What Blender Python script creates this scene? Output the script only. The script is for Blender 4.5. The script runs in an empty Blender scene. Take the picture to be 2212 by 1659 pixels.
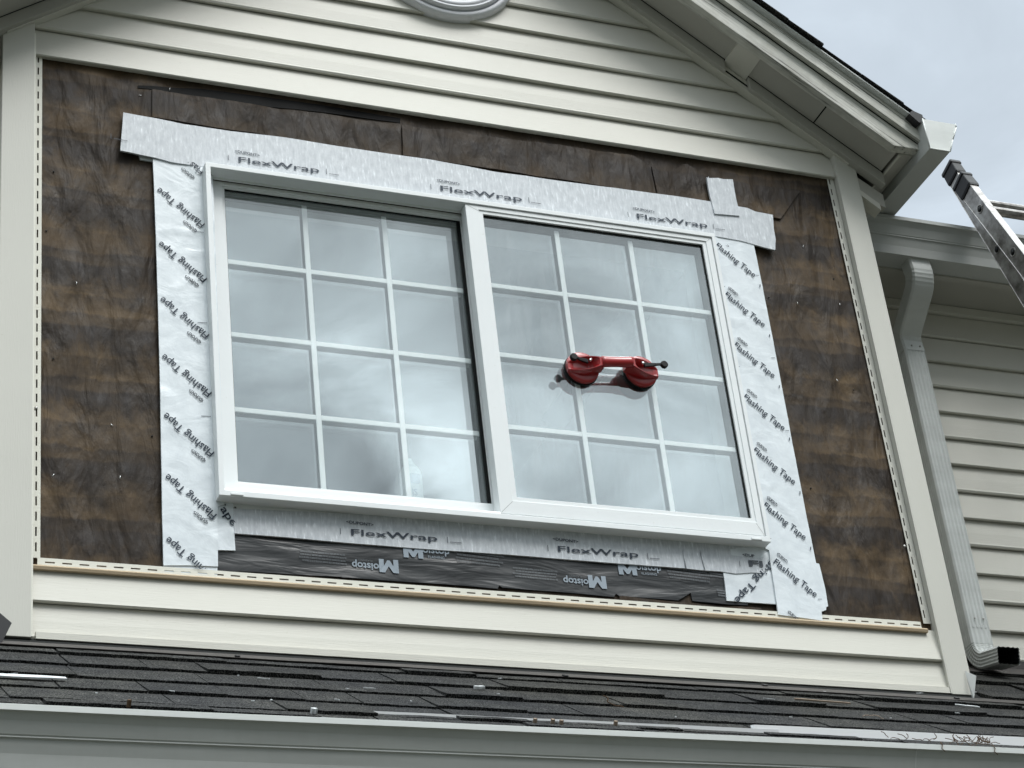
import bpy, bmesh, math, random
from mathutils import Vector, Matrix, noise
random.seed(7)
SC = bpy.context.scene
COL = SC.collection
rad = math.radians

# ------------------------------------------------------------------ camera
FPX, CX, CY, DIST = 4800.0, 1106.0, 829.5, 4.97
RR = Matrix(((0.92705266, -0.10139323, -0.36096091),
             (-0.36015628, -0.50842631, -0.78217015),
             (-0.10421527, 0.85511526, -0.50785537)))
cam_d = bpy.data.cameras.new("camera"); cam = bpy.data.objects.new("camera", cam_d); COL.objects.link(cam)
cam_d.sensor_width = 36.0; cam_d.lens = 36.0 * FPX / 2212.0; cam_d.clip_start = 0.05; cam_d.clip_end = 2000
cam.matrix_world = Matrix.Translation((0, -DIST, 0)) @ RR.to_4x4()
SC.camera = cam

# survey helpers: where the sight line of a measured photo point meets a known real plane of the house
def sight(p):
    return RR @ Vector((p[0] - CX, -(p[1] - CY), -FPX))
def W(p, y):
    d = sight(p); t = (y + DIST) / d.y
    return Vector((d.x * t, y, d.z * t))
def WX(p, x):
    d = sight(p); t = x / d.x
    return Vector((x, -DIST + d.y * t, d.z * t))
def T(c, r, x, y): return (737.333 * c + x / 3.0, 553 * r + y / 3.0)
def crop(x0, y0, s): return lambda x, y: ((x0 + x * s) / 1.8228, (y0 + y * s) / 1.8228)

# ------------------------------------------------------------------ sky, sun, exposure
SUN_EL, SUN_AZ = 56.0, 158.0        # degrees; azimuth clockwise from +Y
world = bpy.data.worlds.new("World"); SC.world = world; world.use_nodes = True
nt = world.node_tree; nt.nodes.clear()
def N(t, k, **kw):
    n = t.nodes.new(k)
    for a, b in kw.items():
        if a.startswith('i_'):
            key = a[2:]; key = int(key) if key.isdigit() else key.replace('_', ' ')
            n.inputs[key].default_value = b
        else: setattr(n, a, b)
    return n
def lk(t, a, b): t.links.new(a, b)
out = N(nt, 'ShaderNodeOutputWorld'); bg = N(nt, 'ShaderNodeBackground'); bg.inputs['Strength'].default_value = 0.1
sky = N(nt, 'ShaderNodeTexSky'); sky.sky_type = 'NISHITA'; sky.sun_disc = False
sky.sun_elevation = rad(SUN_EL); sky.sun_rotation = rad(SUN_AZ); sky.air_density = 1.0; sky.dust_density = 2.0
geo = N(nt, 'ShaderNodeTexCoord')
def vmath(t, op, a, b=None):
    n = N(t, 'ShaderNodeVectorMath', operation=op)
    if hasattr(a, 'links'): lk(t, a, n.inputs[0])
    else: n.inputs[0].default_value = a
    if b is not None:
        if hasattr(b, 'links'): lk(t, b, n.inputs[1])
        else: n.inputs[1].default_value = b
    return n
def mth(t, op, a, b=None, c=None, clamp=False):
    n = N(t, 'ShaderNodeMath', operation=op); n.use_clamp = clamp
    for i, v in enumerate((a, b, c)):
        if v is None: continue
        if hasattr(v, 'links'): lk(t, v, n.inputs[i])
        else: n.inputs[i].default_value = v
    return n.outputs[0]
def ramp(t, fac, pts):
    n = N(t, 'ShaderNodeValToRGB'); e = n.color_ramp.elements
    while len(e) < len(pts): e.new(0.5)
    for el, (p, col) in zip(e, pts):
        el.position = p; el.color = (*col, 1) if len(col) == 3 else col
    if fac is not None: lk(t, fac, n.inputs[0])
    return n
def mixc(t, fac, a, b, mode='MIX'):
    n = N(t, 'ShaderNodeMix', data_type='RGBA', blend_type=mode)
    for k, v in ((0, fac), (6, a), (7, b)):
        if hasattr(v, 'links'): lk(t, v, n.inputs[k])
        elif k == 0: n.inputs[0].default_value = v
        else: n.inputs[k].default_value = (*v, 1) if len(v) == 3 else v
    return n.outputs[2]
dirn = geo.outputs['Generated']
sep = N(nt, 'ShaderNodeSeparateXYZ'); lk(nt, dirn, sep.inputs[0])
# cloud deck: noise laid over the sky dome (flattened towards the horizon)
zz = mth(nt, 'MAXIMUM', sep.outputs[2], 0.06)
cmb = N(nt, 'ShaderNodeCombineXYZ')
lk(nt, mth(nt, 'DIVIDE', sep.outputs[0], zz), cmb.inputs[0]); lk(nt, mth(nt, 'DIVIDE', sep.outputs[1], zz), cmb.inputs[1])
n1 = N(nt, 'ShaderNodeTexNoise', i_Scale=3.6, i_Detail=9.0, i_Roughness=0.58, i_Distortion=0.9); lk(nt, cmb.outputs[0], n1.inputs['Vector'])
n2 = N(nt, 'ShaderNodeTexNoise', i_Scale=0.7, i_Detail=3.0, i_Roughness=0.5); lk(nt, cmb.outputs[0], n2.inputs['Vector'])
warp = vmath(nt, 'SCALE', n1.outputs['Color']); warp.inputs['Scale'].default_value = 0.11
wv = vmath(nt, 'ADD', dirn, warp.outputs[0])
def blob(px, r, stretch=1.0):
    d = sight(px).normalized(); d.y = -d.y; d = d + Vector((0.055, 0.055, 0.055))
    dd = vmath(nt, 'SUBTRACT', wv.outputs[0], tuple(d))
    ln = vmath(nt, 'LENGTH', dd.outputs[0])
    return mth(nt, 'SMOOTHSTEP', ln.outputs['Value'], 0, 0) if False else mth(nt, 'MULTIPLY_ADD', ln.outputs['Value'], -1.0 / r, 1.0, clamp=True)
BR = [((985, 930), .040, .55), ((1050, 1025), .030, .75), ((900, 780), .05, .35), ((640, 640), .06, .22), ((1480, 880), .06, .4), ((1250, 900), .05, .3), ((1330, 620), .05, .2)]
DK = [((925, 1065), .022, .35), ((880, 1040), .036, .62), ((985, 1088), .026, .6), ((1350, 1010), .05, .35), ((640, 900), .06, .12), ((1180, 640), .07, .14), ((560, 480), .06, .10)]
acc = ramp(nt, n1.outputs['Fac'], [(0.33, (0.66,) * 3), (0.47, (0.86,) * 3), (0.56, (1.06,) * 3), (0.70, (1.40,) * 3)]).outputs[0]
acc = mth(nt, 'MULTIPLY', acc, ramp(nt, n2.outputs['Fac'], [(0.3, (0.88,) * 3), (0.7, (1.1,) * 3)]).outputs[0])
for px, r, a in BR: acc = mth(nt, 'MULTIPLY_ADD', blob(px, r), a, acc)
for px, r, a in DK: acc = mth(nt, 'MULTIPLY_ADD', blob(px, r), -a, acc)
# brighter half of the overcast towards the (veiled) sun behind the viewer
side = ramp(nt, mth(nt, 'MULTIPLY_ADD', sep.outputs[1], -0.5, 0.5), [(0.0, (4.6, 5.2, 5.75)), (0.33, (4.6, 5.2, 5.75)), (0.62, (6.4, 7.05, 7.3)), (1.0, (6.7, 7.35, 7.6))]).outputs[0]
# the cloud deck is thinner and more even beyond the house
ev = ramp(nt, mth(nt, 'MULTIPLY_ADD', sep.outputs[1], -0.5, 0.5), [(0.30, (.30,) * 3), (0.55, (1.0,) * 3)]).outputs[0]
acc = mth(nt, 'MULTIPLY_ADD', mth(nt, 'SUBTRACT', acc, 1.0), ev, 1.0)
hz = ramp(nt, sep.outputs[2], [(0.0, (0.07,) * 3), (0.25, (0.30,) * 3), (0.42, (0.88,) * 3), (0.63, (1.05,) * 3), (0.80, (3.2, 3.15, 3.1)), (1.0, (7.0, 6.9, 6.75))]).outputs[0]
cl = mixc(nt, 1.0, mixc(nt, 1.0, side, hz, 'MULTIPLY'), acc, 'MULTIPLY')
skyc = mixc(nt, 0.9, sky.outputs[0], cl)
lk(nt, skyc, bg.inputs['Color']); lk(nt, bg.outputs[0], out.inputs['Surface'])

sun_d = bpy.data.lights.new("sun", 'SUN'); sun = bpy.data.objects.new("sun", sun_d); COL.objects.link(sun)
sun_d.energy = 1.4; sun_d.angle = rad(26); sun_d.color = (1.0, 0.985, 0.965)
sv = Vector((math.sin(rad(SUN_AZ)) * math.cos(rad(SUN_EL)), math.cos(rad(SUN_AZ)) * math.cos(rad(SUN_EL)), math.sin(rad(SUN_EL))))
sun.location = sv * 30; sun.rotation_euler = (-sv).to_track_quat('-Z', 'Y').to_euler()
SC.view_settings.view_transform = 'Standard'; SC.view_settings.look = 'None'
SC.view_settings.exposure = 0.56; SC.view_settings.gamma = 1.0; SC.view_settings.use_curve_mapping = False
SC.cycles.max_bounces = 8; SC.cycles.transparent_max_bounces = 12; SC.cycles.glossy_bounces = 6

# ------------------------------------------------------------------ materials
def mat(name, base, rough=0.5, spec=0.5, metal=0.0):
    m = bpy.data.materials.new(name); m.use_nodes = True
    b = m.node_tree.nodes['Principled BSDF']
    b.inputs['Base Color'].default_value = (*base, 1); b.inputs['Roughness'].default_value = rough
    b.inputs['Metallic'].default_value = metal; b.inputs['Specular IOR Level'].default_value = spec
    return m
def coords(t, scale=(1, 1, 1), rot=(0, 0, 0)):
    c = N(t, 'ShaderNodeTexCoord'); mp = N(t, 'ShaderNodeMapping')
    mp.inputs['Scale'].default_value = scale; mp.inputs['Rotation'].default_value = rot
    lk(t, c.outputs['Object'], mp.inputs['Vector']); return mp.outputs[0]
def nz(t, vec, s, d=4, r=0.55, dist=0.0):
    n = N(t, 'ShaderNodeTexNoise', i_Scale=s, i_Detail=float(d), i_Roughness=r, i_Distortion=dist); lk(t, vec, n.inputs['Vector']); return n.outputs['Fac']
def bump(t, b, h, strength=0.3, dist=0.002):
    n = N(t, 'ShaderNodeBump'); n.inputs['Strength'].default_value = strength; n.inputs['Distance'].default_value = dist
    lk(t, h, n.inputs['Height']); lk(t, n.outputs[0], b.inputs['Normal']); return n
def P_(m): return m.node_tree, m.node_tree.nodes['Principled BSDF']

def vinyl(name, base, var=0.05, rough=0.5, grain=(3, 60, 60)):
    m = mat(name, base, rough, 0.35); t, b = P_(m)
    v = coords(t); g = nz(t, v, 1.7, 5, .6); s = nz(t, coords(t, grain), 6, 4, .6)
    c1 = tuple(x * (1 - var) for x in base); c2 = tuple(min(1, x * (1 + var)) for x in base)
    r = ramp(t, g, [(0.3, c1), (0.7, c2)]).outputs[0]
    # faint grime freckles
    f = nz(t, v, 90, 2, .5); fr = ramp(t, f, [(0.70, (1, 1, 1)), (0.78, (.93, .92, .90))]).outputs[0]
    lk(t, mixc(t, 1.0, r, fr, 'MULTIPLY'), b.inputs['Base Color'])
    bump(t, b, s, 0.35, 0.0012); return m
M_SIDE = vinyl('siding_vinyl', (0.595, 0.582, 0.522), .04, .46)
M_POST = vinyl('corner_post_vinyl', (0.57, 0.562, 0.51), .03, .5, (60, 60, 4))
M_HEM = vinyl('nail_hem_vinyl', (0.72, 0.71, 0.63), .05, .5)
M_TAN = vinyl('weathered_tan_vinyl', (0.42, 0.33, 0.22), .12, .6)
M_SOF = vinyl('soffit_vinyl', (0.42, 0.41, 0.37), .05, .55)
M_WIN = vinyl('white_window_vinyl', (0.79, 0.815, 0.82), .03, .38, (4, 4, 4))
M_VENT = vinyl('white_vent_plastic', (0.70, 0.71, 0.74), .03, .45, (10, 10, 10))
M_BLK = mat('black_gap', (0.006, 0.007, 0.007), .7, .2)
M_GRILLE = mat('grille_white', (0.93, 0.95, 0.95), .5, .3)
M_ROOM = mat('room_wall', (0.20, 0.21, 0.21), .9, .1)
M_NAIL = mat('galvanised_nail', (0.45, 0.44, 0.42), .45, .5, .6)

def painted_wood(name, base):
    m = mat(name, base, .6, .3); t, b = P_(m)
    v = coords(t, (1, 1, 1), (0, rad(-35.8), 0))
    mp = N(t, 'ShaderNodeMapping'); mp.inputs['Scale'].default_value = (1.8, 20, 45); lk(t, v, mp.inputs['Vector'])
    g = nz(t, mp.outputs[0], 2.2, 6, .62, .5)
    r = ramp(t, g, [(0.36, tuple(x * .28 for x in base)), (0.43, tuple(x * .80 for x in base)), (0.60, base)]).outputs[0]
    d = ramp(t, nz(t, coords(t), 14, 5, .6), [(0.3, (.8, .79, .76)), (0.6, (1, 1, 1))]).outputs[0]
    lk(t, mixc(t, 1.0, r, d, 'MULTIPLY'), b.inputs['Base Color']); bump(t, b, g, .5, .002); return m
M_RAKE = painted_wood('weathered_painted_wood', (0.60, 0.60, 0.55))

def gutter_paint(name, base):
    m = mat(name, base, .42, .4); t, b = P_(m)
    v = coords(t, (1.2, 1.2, 9)); g = nz(t, v, 2.0, 5, .6)
    st = nz(t, coords(t, (22, 22, 1.2)), 2.2, 4, .6)
    c = ramp(t, g, [(0.3, tuple(x * .90 for x in base)), (0.7, tuple(x * 1.06 for x in base))]).outputs[0]
    s = ramp(t, st, [(0.3, (.975, .975, .97)), (0.55, (1, 1, 1))]).outputs[0]
    lk(t, mixc(t, 1.0, c, s, 'MULTIPLY'), b.inputs['Base Color']); bump(t, b, nz(t, coords(t), 3, 1), .06, .008); return m
M_GUT = gutter_paint('gutter_paint', (0.44, 0.455, 0.44))
M_GUTL = gutter_paint('gutter_white_metal', (0.66, 0.68, 0.66))
M_DSP = gutter_paint('downspout_paint', (0.60, 0.62, 0.605))
M_APR = mat('bare_white_metal', (0.78, 0.79, 0.80), .35, .5)
M_BRN = mat('brown_flashing_metal', (0.08, 0.07, 0.066), .5, .3); t, b = P_(M_BRN)
lk(t, ramp(t, nz(t, coords(t, (2, 10, 10)), 5, 6, .65), [(0.3, (.036, .032, .030)), (0.7, (.062, .055, .052))]).outputs[0], b.inputs['Base Color'])
M_KICK = mat('grey_kickout_metal', (0.5, 0.51, 0.50), .45, .5)
M_KBLK = mat('dark_kickout_metal', (0.018, 0.018, 0.02), .5, .4)

def shingle():
    m = mat('asphalt_shingle', (0.04, 0.042, 0.045), .95, .15); t, b = P_(m)
    v = coords(t); a = nz(t, v, 260, 3, .7); c = nz(t, v, 14, 6, .65); d = nz(t, v, 2.3, 3, .5)
    col = ramp(t, a, [(0.36, (.005, .0055, .006)), (0.50, (.022, .0235, .025)), (0.62, (.11, .112, .115))]).outputs[0]
    col = mixc(t, 1.0, col, ramp(t, c, [(0.3, (.66, .66, .68)), (0.7, (1.3, 1.28, 1.22))]).outputs[0], 'MULTIPLY')
    col = mixc(t, 1.0, col, ramp(t, d, [(0.3, (.85, .86, .9)), (0.7, (1.15, 1.12, 1.02))]).outputs[0], 'MULTIPLY')
    at = N(t, 'ShaderNodeAttribute', attribute_name='tone'); col = mixc(t, 1.0, col, at.outputs['Color'], 'MULTIPLY')
    lk(t, col, b.inputs['Base Color']); bump(t, b, a, .8, .003); return m
M_SHI = shingle()

def felt():
    m = mat('tar_paper', (0.05, 0.035, 0.025), .62, .2); t, b = P_(m)
    c = N(t, 'ShaderNodeTexCoord'); s = N(t, 'ShaderNodeSeparateXYZ'); lk(t, c.outputs['Object'], s.inputs[0])
    v = c.outputs['Object']
    big = nz(t, coords(t, (2.0, 1, 3)), 2.6, 5, .6, 1.0)
    # one weathering band per former siding panel: crisp at its top, fading downwards
    zz = mth(t, 'ADD', mth(t, 'MULTIPLY_ADD', s.outputs[2], 1 / 0.2045, -0.1), mth(t, 'MULTIPLY', mth(t, 'SUBTRACT', nz(t, coords(t, (1.6, 1, 2)), 1.6, 9, .66, .3), .5), .40))
    fr = mth(t, 'FRACT', zz)
    fr2 = mth(t, 'FRACT', mth(t, 'MULTIPLY_ADD', zz, 2.0, 0.35))
    nn = nz(t, coords(t, (6, 1, 5), (0, rad(12), 0)), 2.4, 7, .66, .3)
    saw = ramp(t, fr, [(0.0, (.15,) * 3), (0.07, (1,) * 3), (0.5, (.5,) * 3), (1.0, (0,) * 3)]).outputs[0]
    edge = mth(t, 'MULTIPLY_ADD', mth(t, 'SUBTRACT', nn, .5), 1.9, saw)
    tan = ramp(t, edge, [(0.36, (0, 0, 0)), (0.90, (1, 1, 1))]).outputs[0]
    saw2 = ramp(t, fr2, [(0.0, (.2,) * 3), (0.12, (1,) * 3), (1.0, (0,) * 3)]).outputs[0]
    edge2 = mth(t, 'MULTIPLY_ADD', mth(t, 'SUBTRACT', big, .5), 1.6, saw2)
    tan2 = ramp(t, edge2, [(0.5, (0, 0, 0)), (1.0, (1, 1, 1))]).outputs[0]
    # strongest beside the corner posts, fading towards the window
    sidef = mth(t, 'ABSOLUTE', mth(t, 'SUBTRACT', s.outputs[0], 2.22))
    sf = ramp(t, mth(t, 'MULTIPLY', sidef, .7), [(0.45, (.25,) * 3), (0.86, (1,) * 3)]).outputs[0]
    f = mth(t, 'MULTIPLY', mth(t, 'ADD', mth(t, 'MULTIPLY', tan, .62), mth(t, 'MULTIPLY', tan2, .38)), sf)
    f = mth(t, 'MULTIPLY', f, ramp(t, big, [(0.3, (.35,) * 3), (0.6, (1.25,) * 3)]).outputs[0], clamp=True)
    dark = ramp(t, nn, [(0.3, (.019, .014, .011)), (0.55, (.033, .024, .017)), (0.75, (.050, .034, .022))]).outputs[0]
    col = mixc(t, f, dark, (.120, .081, .044))
    # bluish pale streaks just below each band's top
    bl = mth(t, 'MULTIPLY', ramp(t, fr, [(0.55, (0,) * 3), (0.78, (1,) * 3), (0.95, (0,) * 3)]).outputs[0], ramp(t, nz(t, coords(t, (14, 1, 2.5)), 2.4, 4, .6), [(0.42, (0,) * 3), (0.72, (1,) * 3)]).outputs[0])
    col = mixc(t, mth(t, 'MULTIPLY', bl, .42), col, (.060, .058, .064))
    # scuffs
    sc_ = ramp(t, nz(t, coords(t, (30, 1, 8), (0, rad(30), 0)), 2.0, 6, .7), [(0.70, (0,) * 3), (0.82, (1,) * 3)]).outputs[0]
    col = mixc(t, mth(t, 'MULTIPLY', sc_, .25), col, (.20, .14, .09))
    lk(t, col, b.inputs['Base Color'])
    lk(t, ramp(t, nn, [(0.3, (.5,) * 3), (0.7, (.72,) * 3)]).outputs[0], b.inputs['Roughness'])
    h = mth(t, 'ADD', mth(t, 'MULTIPLY', nz(t, coords(t, (9, 1, 3.0), (0, rad(26), 0)), 1.5, 4, .45, .3), 1.0), mth(t, 'MULTIPLY', nz(t, v, 200, 2), .012))
    bump(t, b, h, .9, .036); return m
M_FELT = felt()

def fibre(name, base, base2):                       # stretchy butyl flashing: vertical fibres
    m = mat(name, base, .42, .5); t, b = P_(m)
    a = nz(t, coords(t, (150, 1, 26)), 1.0, 3, .6); c = nz(t, coords(t, (60, 1, 35)), 1.0, 4, .6)
    col = mixc(t, 1.0, ramp(t, c, [(0.3, base2), (0.7, base)]).outputs[0], ramp(t, a, [(0.35, (.87, .88, .89)), (0.58, (1, 1, 1)), (0.70, (1.35, 1.35, 1.35))]).outputs[0], 'MULTIPLY')
    lk(t, col, b.inputs['Base Color']); bump(t, b, a, .35, .0015); return m
M_FLEX = fibre('silver_flexible_flashing', (0.66, 0.69, 0.72), (0.50, 0.53, 0.56))
def tapem():
    m = mat('white_flashing_film', (0.66, 0.73, 0.77), .35, .5); t, b = P_(m)
    v = coords(t); c = nz(t, v, 22, 5, .6, .6)
    lk(t, ramp(t, c, [(0.3, (.66, .71, .745)), (0.7, (.78, .83, .86))]).outputs[0], b.inputs['Base Color'])
    h = mth(t, 'ADD', nz(t, coords(t, (1, 1, 1.6)), 9, 4, .5, 1.2), mth(t, 'MULTIPLY', nz(t, v, 60, 2), .12)); bump(t, b, h, .2, .009); return m
M_TAPE = tapem()
def poly():
    m = mat('black_poly_flashing', (0.016, 0.018, 0.019), .36, .5); t, b = P_(m)
    lk(t, ramp(t, nz(t, coords(t, (2, 1, 9)), 3, 5, .6), [(0.3, (.011, .012, .013)), (0.7, (.034, .037, .039))]).outputs[0], b.inputs['Base Color'])
    h = nz(t, coords(t, (2.2, 1, 11), (0, rad(-4), 0)), 2.2, 3, .5, .5); bump(t, b, h, .45, .012); return m
M_POLY = poly()
M_INK = mat('navy_ink', (0.022, 0.035, 0.055), .5, .3)
M_INKG = mat('grey_ink', (0.055, 0.065, 0.08), .5, .3)
M_INKW = mat('pale_ink', (0.30, 0.35, 0.40), .5, .3)
M_INKD = mat('dim_pale_ink', (0.13, 0.14, 0.15), .5, .3)
M_RED = mat('red_painted_metal', (0.33, 0.010, 0.012), .3, .5)
t, b = P_(M_RED); b.inputs['Coat Weight'].default_value = .5; b.inputs['Coat Roughness'].default_value = .15
M_RUB = mat('black_rubber', (0.006, 0.006, 0.007), .5, .25)
M_STEEL = mat('bright_steel', (0.75, 0.75, 0.75), .2, .5, 1.0)
M_ALU = mat('dirty_aluminium', (0.40, 0.39, 0.37), .42, .5, .75); t, b = P_(M_ALU)
an = nz(t, coords(t, (3, 3, 3)), 7, 6, .65)
lk(t, ramp(t, an, [(0.3, (.12, .11, .10)), (0.5, (.32, .305, .29)), (0.75, (.56, .55, .53))]).outputs[0], b.inputs['Base Color'])
M_CAN = mat('white_can', (0.90, 0.94, 0.93), .35, .4)
M_CANB = mat('pale_blue_print', (0.30, 0.40, 0.50), .4, .4)
M_WOODCHIP = mat('pale_wood', (0.27, 0.21, 0.16), .8, .2)
M_TWIG = mat('brown_twig', (0.10, 0.065, 0.04), .85, .2)
M_SCRAP = mat('pale_scrap', (0.60, 0.62, 0.63), .6, .3)

def glass(name, fac, tint, smear):
    m = bpy.data.materials.new(name); m.use_nodes = True; t = m.node_tree; t.nodes.clear()
    o = N(t, 'ShaderNodeOutputMaterial'); tr = N(t, 'ShaderNodeBsdfTransparent'); tr.inputs[0].default_value = (*tint, 1)
    gl = N(t, 'ShaderNodeBsdfGlossy'); gl.inputs['Roughness'].default_value = 0.0; gl.inputs['Color'].default_value = (.93, .98, 1.0, 1)
    mx = N(t, 'ShaderNodeMixShader'); mx.inputs[0].default_value = fac
    lk(t, tr.outputs[0], mx.inputs[1]); lk(t, gl.outputs[0], mx.inputs[2]); last = mx.outputs[0]
    if smear:
        df = N(t, 'ShaderNodeBsdfDiffuse'); df.inputs[0].default_value = (.8, .84, .86, 1)
        a = nz(t, coords(t, (14, 1, 2.2), (0, rad(-28), 0)), 1.5, 6, .65, .8); b_ = nz(t, coords(t, (3, 1, 3)), 1.2, 3, .5)
        f = mth(t, 'MULTIPLY', ramp(t, a, [(0.42, (0,) * 3), (0.75, (1,) * 3)]).outputs[0], ramp(t, b_, [(0.38, (0,) * 3), (0.65, (1,) * 3)]).outputs[0])
        f = mth(t, 'MULTIPLY_ADD', f, smear, .012)
        m2 = N(t, 'ShaderNodeMixShader'); lk(t, f, m2.inputs[0]); lk(t, last, m2.inputs[1]); lk(t, df.outputs[0], m2.inputs[2]); last = m2.outputs[0]
    lk(t, last, o.inputs['Surface']); return m
M_GL = glass('window_glass', .24, (.92, .95, .945), .05)
M_GLR = glass('smeared_window_glass', .24, (.92, .95, .945), .16)
M_GLI = glass('inner_window_glass', .42, (.85, .90, .90), 0)

# ------------------------------------------------------------------ mesh helpers
class MB:
    def __init__(s): s.v = []; s.f = []; s.m = []; s.sm = []
    def add(s, vs, fs, m=0, smooth=False):
        o = len(s.v); s.v += [tuple(x) for x in vs]
        for f in fs: s.f.append([i + o for i in f]); s.m.append(m); s.sm.append(smooth)
        return s
    def box(s, x0, x1, y0, y1, z0, z1, m=0):
        vs = [(x, y, z) for x in (x0, x1) for y in (y0, y1) for z in (z0, z1)]
        return s.add(vs, [(0, 1, 3, 2), (4, 6, 7, 5), (0, 4, 5, 1), (2, 3, 7, 6), (0, 2, 6, 4), (1, 5, 7, 3)], m)
    def hexa(s, a, b, m=0):                      # a, b: 4 corners each (two opposite faces)
        return s.add(list(a) + list(b), [(0, 1, 2, 3), (7, 6, 5, 4), (0, 4, 5, 1), (1, 5, 6, 2), (2, 6, 7, 3), (3, 7, 4, 0)], m)
    def loft(s, rings, m=0, cap=True, smooth=False, closed=True):
        n = len(rings[0]); vs = [p for r in rings for p in r]; fs = []
        for k in range(len(rings) - 1):
            for i in range(n if closed else n - 1):
                j = (i + 1) % n; fs.append((k * n + i, k * n + j, (k + 1) * n + j, (k + 1) * n + i))
        if cap and closed: fs += [tuple(range(n - 1, -1, -1)), tuple(range((len(rings) - 1) * n, len(rings) * n))]
        return s.add(vs, fs, m, smooth)
    def prism(s, poly, y0, y1, m=0):             # poly in (x, z)
        return s.loft([[(x, y0, z) for x, z in poly], [(x, y1, z) for x, z in poly]], m)
    def tube(s, a, b, r, m=0, n=10, r2=None, smooth=True):
        a = Vector(a); b = Vector(b); d = (b - a).normalized(); u = d.orthogonal().normalized(); w = d.cross(u); r2 = r if r2 is None else r2
        R = lambda c, q: [c + u * math.cos(2 * math.pi * i / n) * q + w * math.sin(2 * math.pi * i / n) * q for i in range(n)]
        return s.loft([R(a, r), R(b, r2)], m, smooth=smooth)
def build(name, mb, mats, parent=None, bevel=0.0, seg=1):
    me = bpy.data.meshes.new(name); me.from_pydata(mb.v, [], mb.f)
    for m in (mats if isinstance(mats, (list, tuple)) else [mats]): me.materials.append(m)
    me.polygons.foreach_set('material_index', mb.m); me.polygons.foreach_set('use_smooth', mb.sm)
    bm = bmesh.new(); bm.from_mesh(me); bmesh.ops.recalc_face_normals(bm, faces=bm.faces)
    bm.to_mesh(me); bm.free(); me.update()
    o = bpy.data.objects.new(name, me); COL.objects.link(o)
    if parent: o.parent = parent
    if bevel:
        md = o.modifiers.new('bevel', 'BEVEL'); md.width = bevel; md.segments = seg; md.limit_method = 'ANGLE'; md.angle_limit = rad(40)
        md.harden_normals = False
    return o
def empty(name, label, cat, group=None, loc=(0, 0, 0)):
    o = bpy.data.objects.new(name, None); COL.objects.link(o); o.location = (0, 0, 0); o.empty_display_size = .2
    o['label'] = label; o['category'] = cat
    if group: o['group'] = group
    return o
def tag(o, label, cat, group=None):
    o['label'] = label; o['category'] = cat
    if group: o['group'] = group
    return o
def nse(x, y, z): return noise.noise(Vector((x, y, z)))

house = empty('house', 'cream vinyl sided gable house with its siding stripped around a new window', 'house')

# ================================================================== GROUND
g = MB(); g.add([(-400, -400, -1.6), (400, -400, -1.6), (400, 400, -1.6), (-400, 400, -1.6)], [(0, 1, 2, 3)])
M_GR = mat('lawn', (0.10, 0.12, 0.06), .95, .1); t, b = P_(M_GR)
lk(t, ramp(t, nz(t, coords(t), 1.4, 8, .65), [(0.35, (.03, .034, .024)), (0.65, (.06, .06, .05))]).outputs[0], b.inputs['Base Color'])
go = build('ground', g, M_GR); go['kind'] = 'structure'

# ================================================================== roof geometry numbers
XC = 2.21
def rz(x, off=0.0):                                # gable rake: bottom edge line of the rake board
    return 4.171 - 0.72 * (abs(x - XC) - (3.654 - XC)) + off
def clipx(z, off):                                 # half width of the gable at height z
    return (4.171 + off - z) / 0.72 + (3.654 - XC)
CLIP = 0.006                                       # siding disappears here (relative to rake line, plane y=-.02)
# measured: clip line passes (3.472, 4.295)
CLIP = 4.295 - rz(3.472)

# ================================================================== UPPER SIDING
def siding_rows(mb, z0, n, xl, xr, ybase=0.0, c=0.1016, clip=None, phase=0):
    for k in range(n):
        zb = z0 + k * c; zt = zb + c
        real = (k + phase) % 2 == 0                # true overlap / formed fold
        D = 0.0235 if real else 0.0215; lip = 0.0 if real else 0.004
        back = 0.006 if real else 0.0085
        prof = [(back, zb + 0.001), (D - 0.003, zb - 0.0005 + lip * .3), (D, zb + 0.0025 + lip), (D - .0015, zb + .012), (0.016, zb + c * .5), (0.0085, zt - 0.001)]
        if real: prof = [(0.003, zb + .006)] + prof
        ns = max(2, int((xr - xl) / 0.09)); rings = []
        for (d, z) in prof:
            a, e = xl, xr
            if clip is not None:
                h = clipx(max(z, zb), clip) + .012; a = max(xl, XC - h); e = min(xr, XC + h)
                if a > e: a = e = XC
            rings.append([(a + (e - a) * i / ns, ybase - d - 0.0011 * nse((a + (e - a) * i / ns) * 2.3, k * 3.7 + z * 3, ybase * 9), z + 0.0006 * nse((a + (e - a) * i / ns) * 1.7, k * 5.1, 2)) for i in range(ns + 1)])
        vs = [p for r in rings for p in r]; m = ns + 1
        fs = [(j * m + i, j * m + i + 1, (j + 1) * m + i + 1, (j + 1) * m + i) for j in range(len(rings) - 1) for i in range(ns)]
        mb.add(vs, fs)
ZU = 4.1475
sd = MB(); siding_rows(sd, ZU, 11, 0.922, 3.545, 0.0, clip=CLIP, phase=0)
build('siding', sd, M_SIDE, house)
sl = MB(); siding_rows(sl, 2.3285, 2, 0.922, 3.528, -0.004, phase=1)
# starter lip of the lowest course
sl.loft([[(x, -.033, 2.326), (x, -.033, 2.344), (x, -.026, 2.347), (x, -.012, 2.345), (x, -.012, 2.324)] for x in (0.936, 3.524)])
build('siding', sl, M_SIDE, house)
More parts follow.
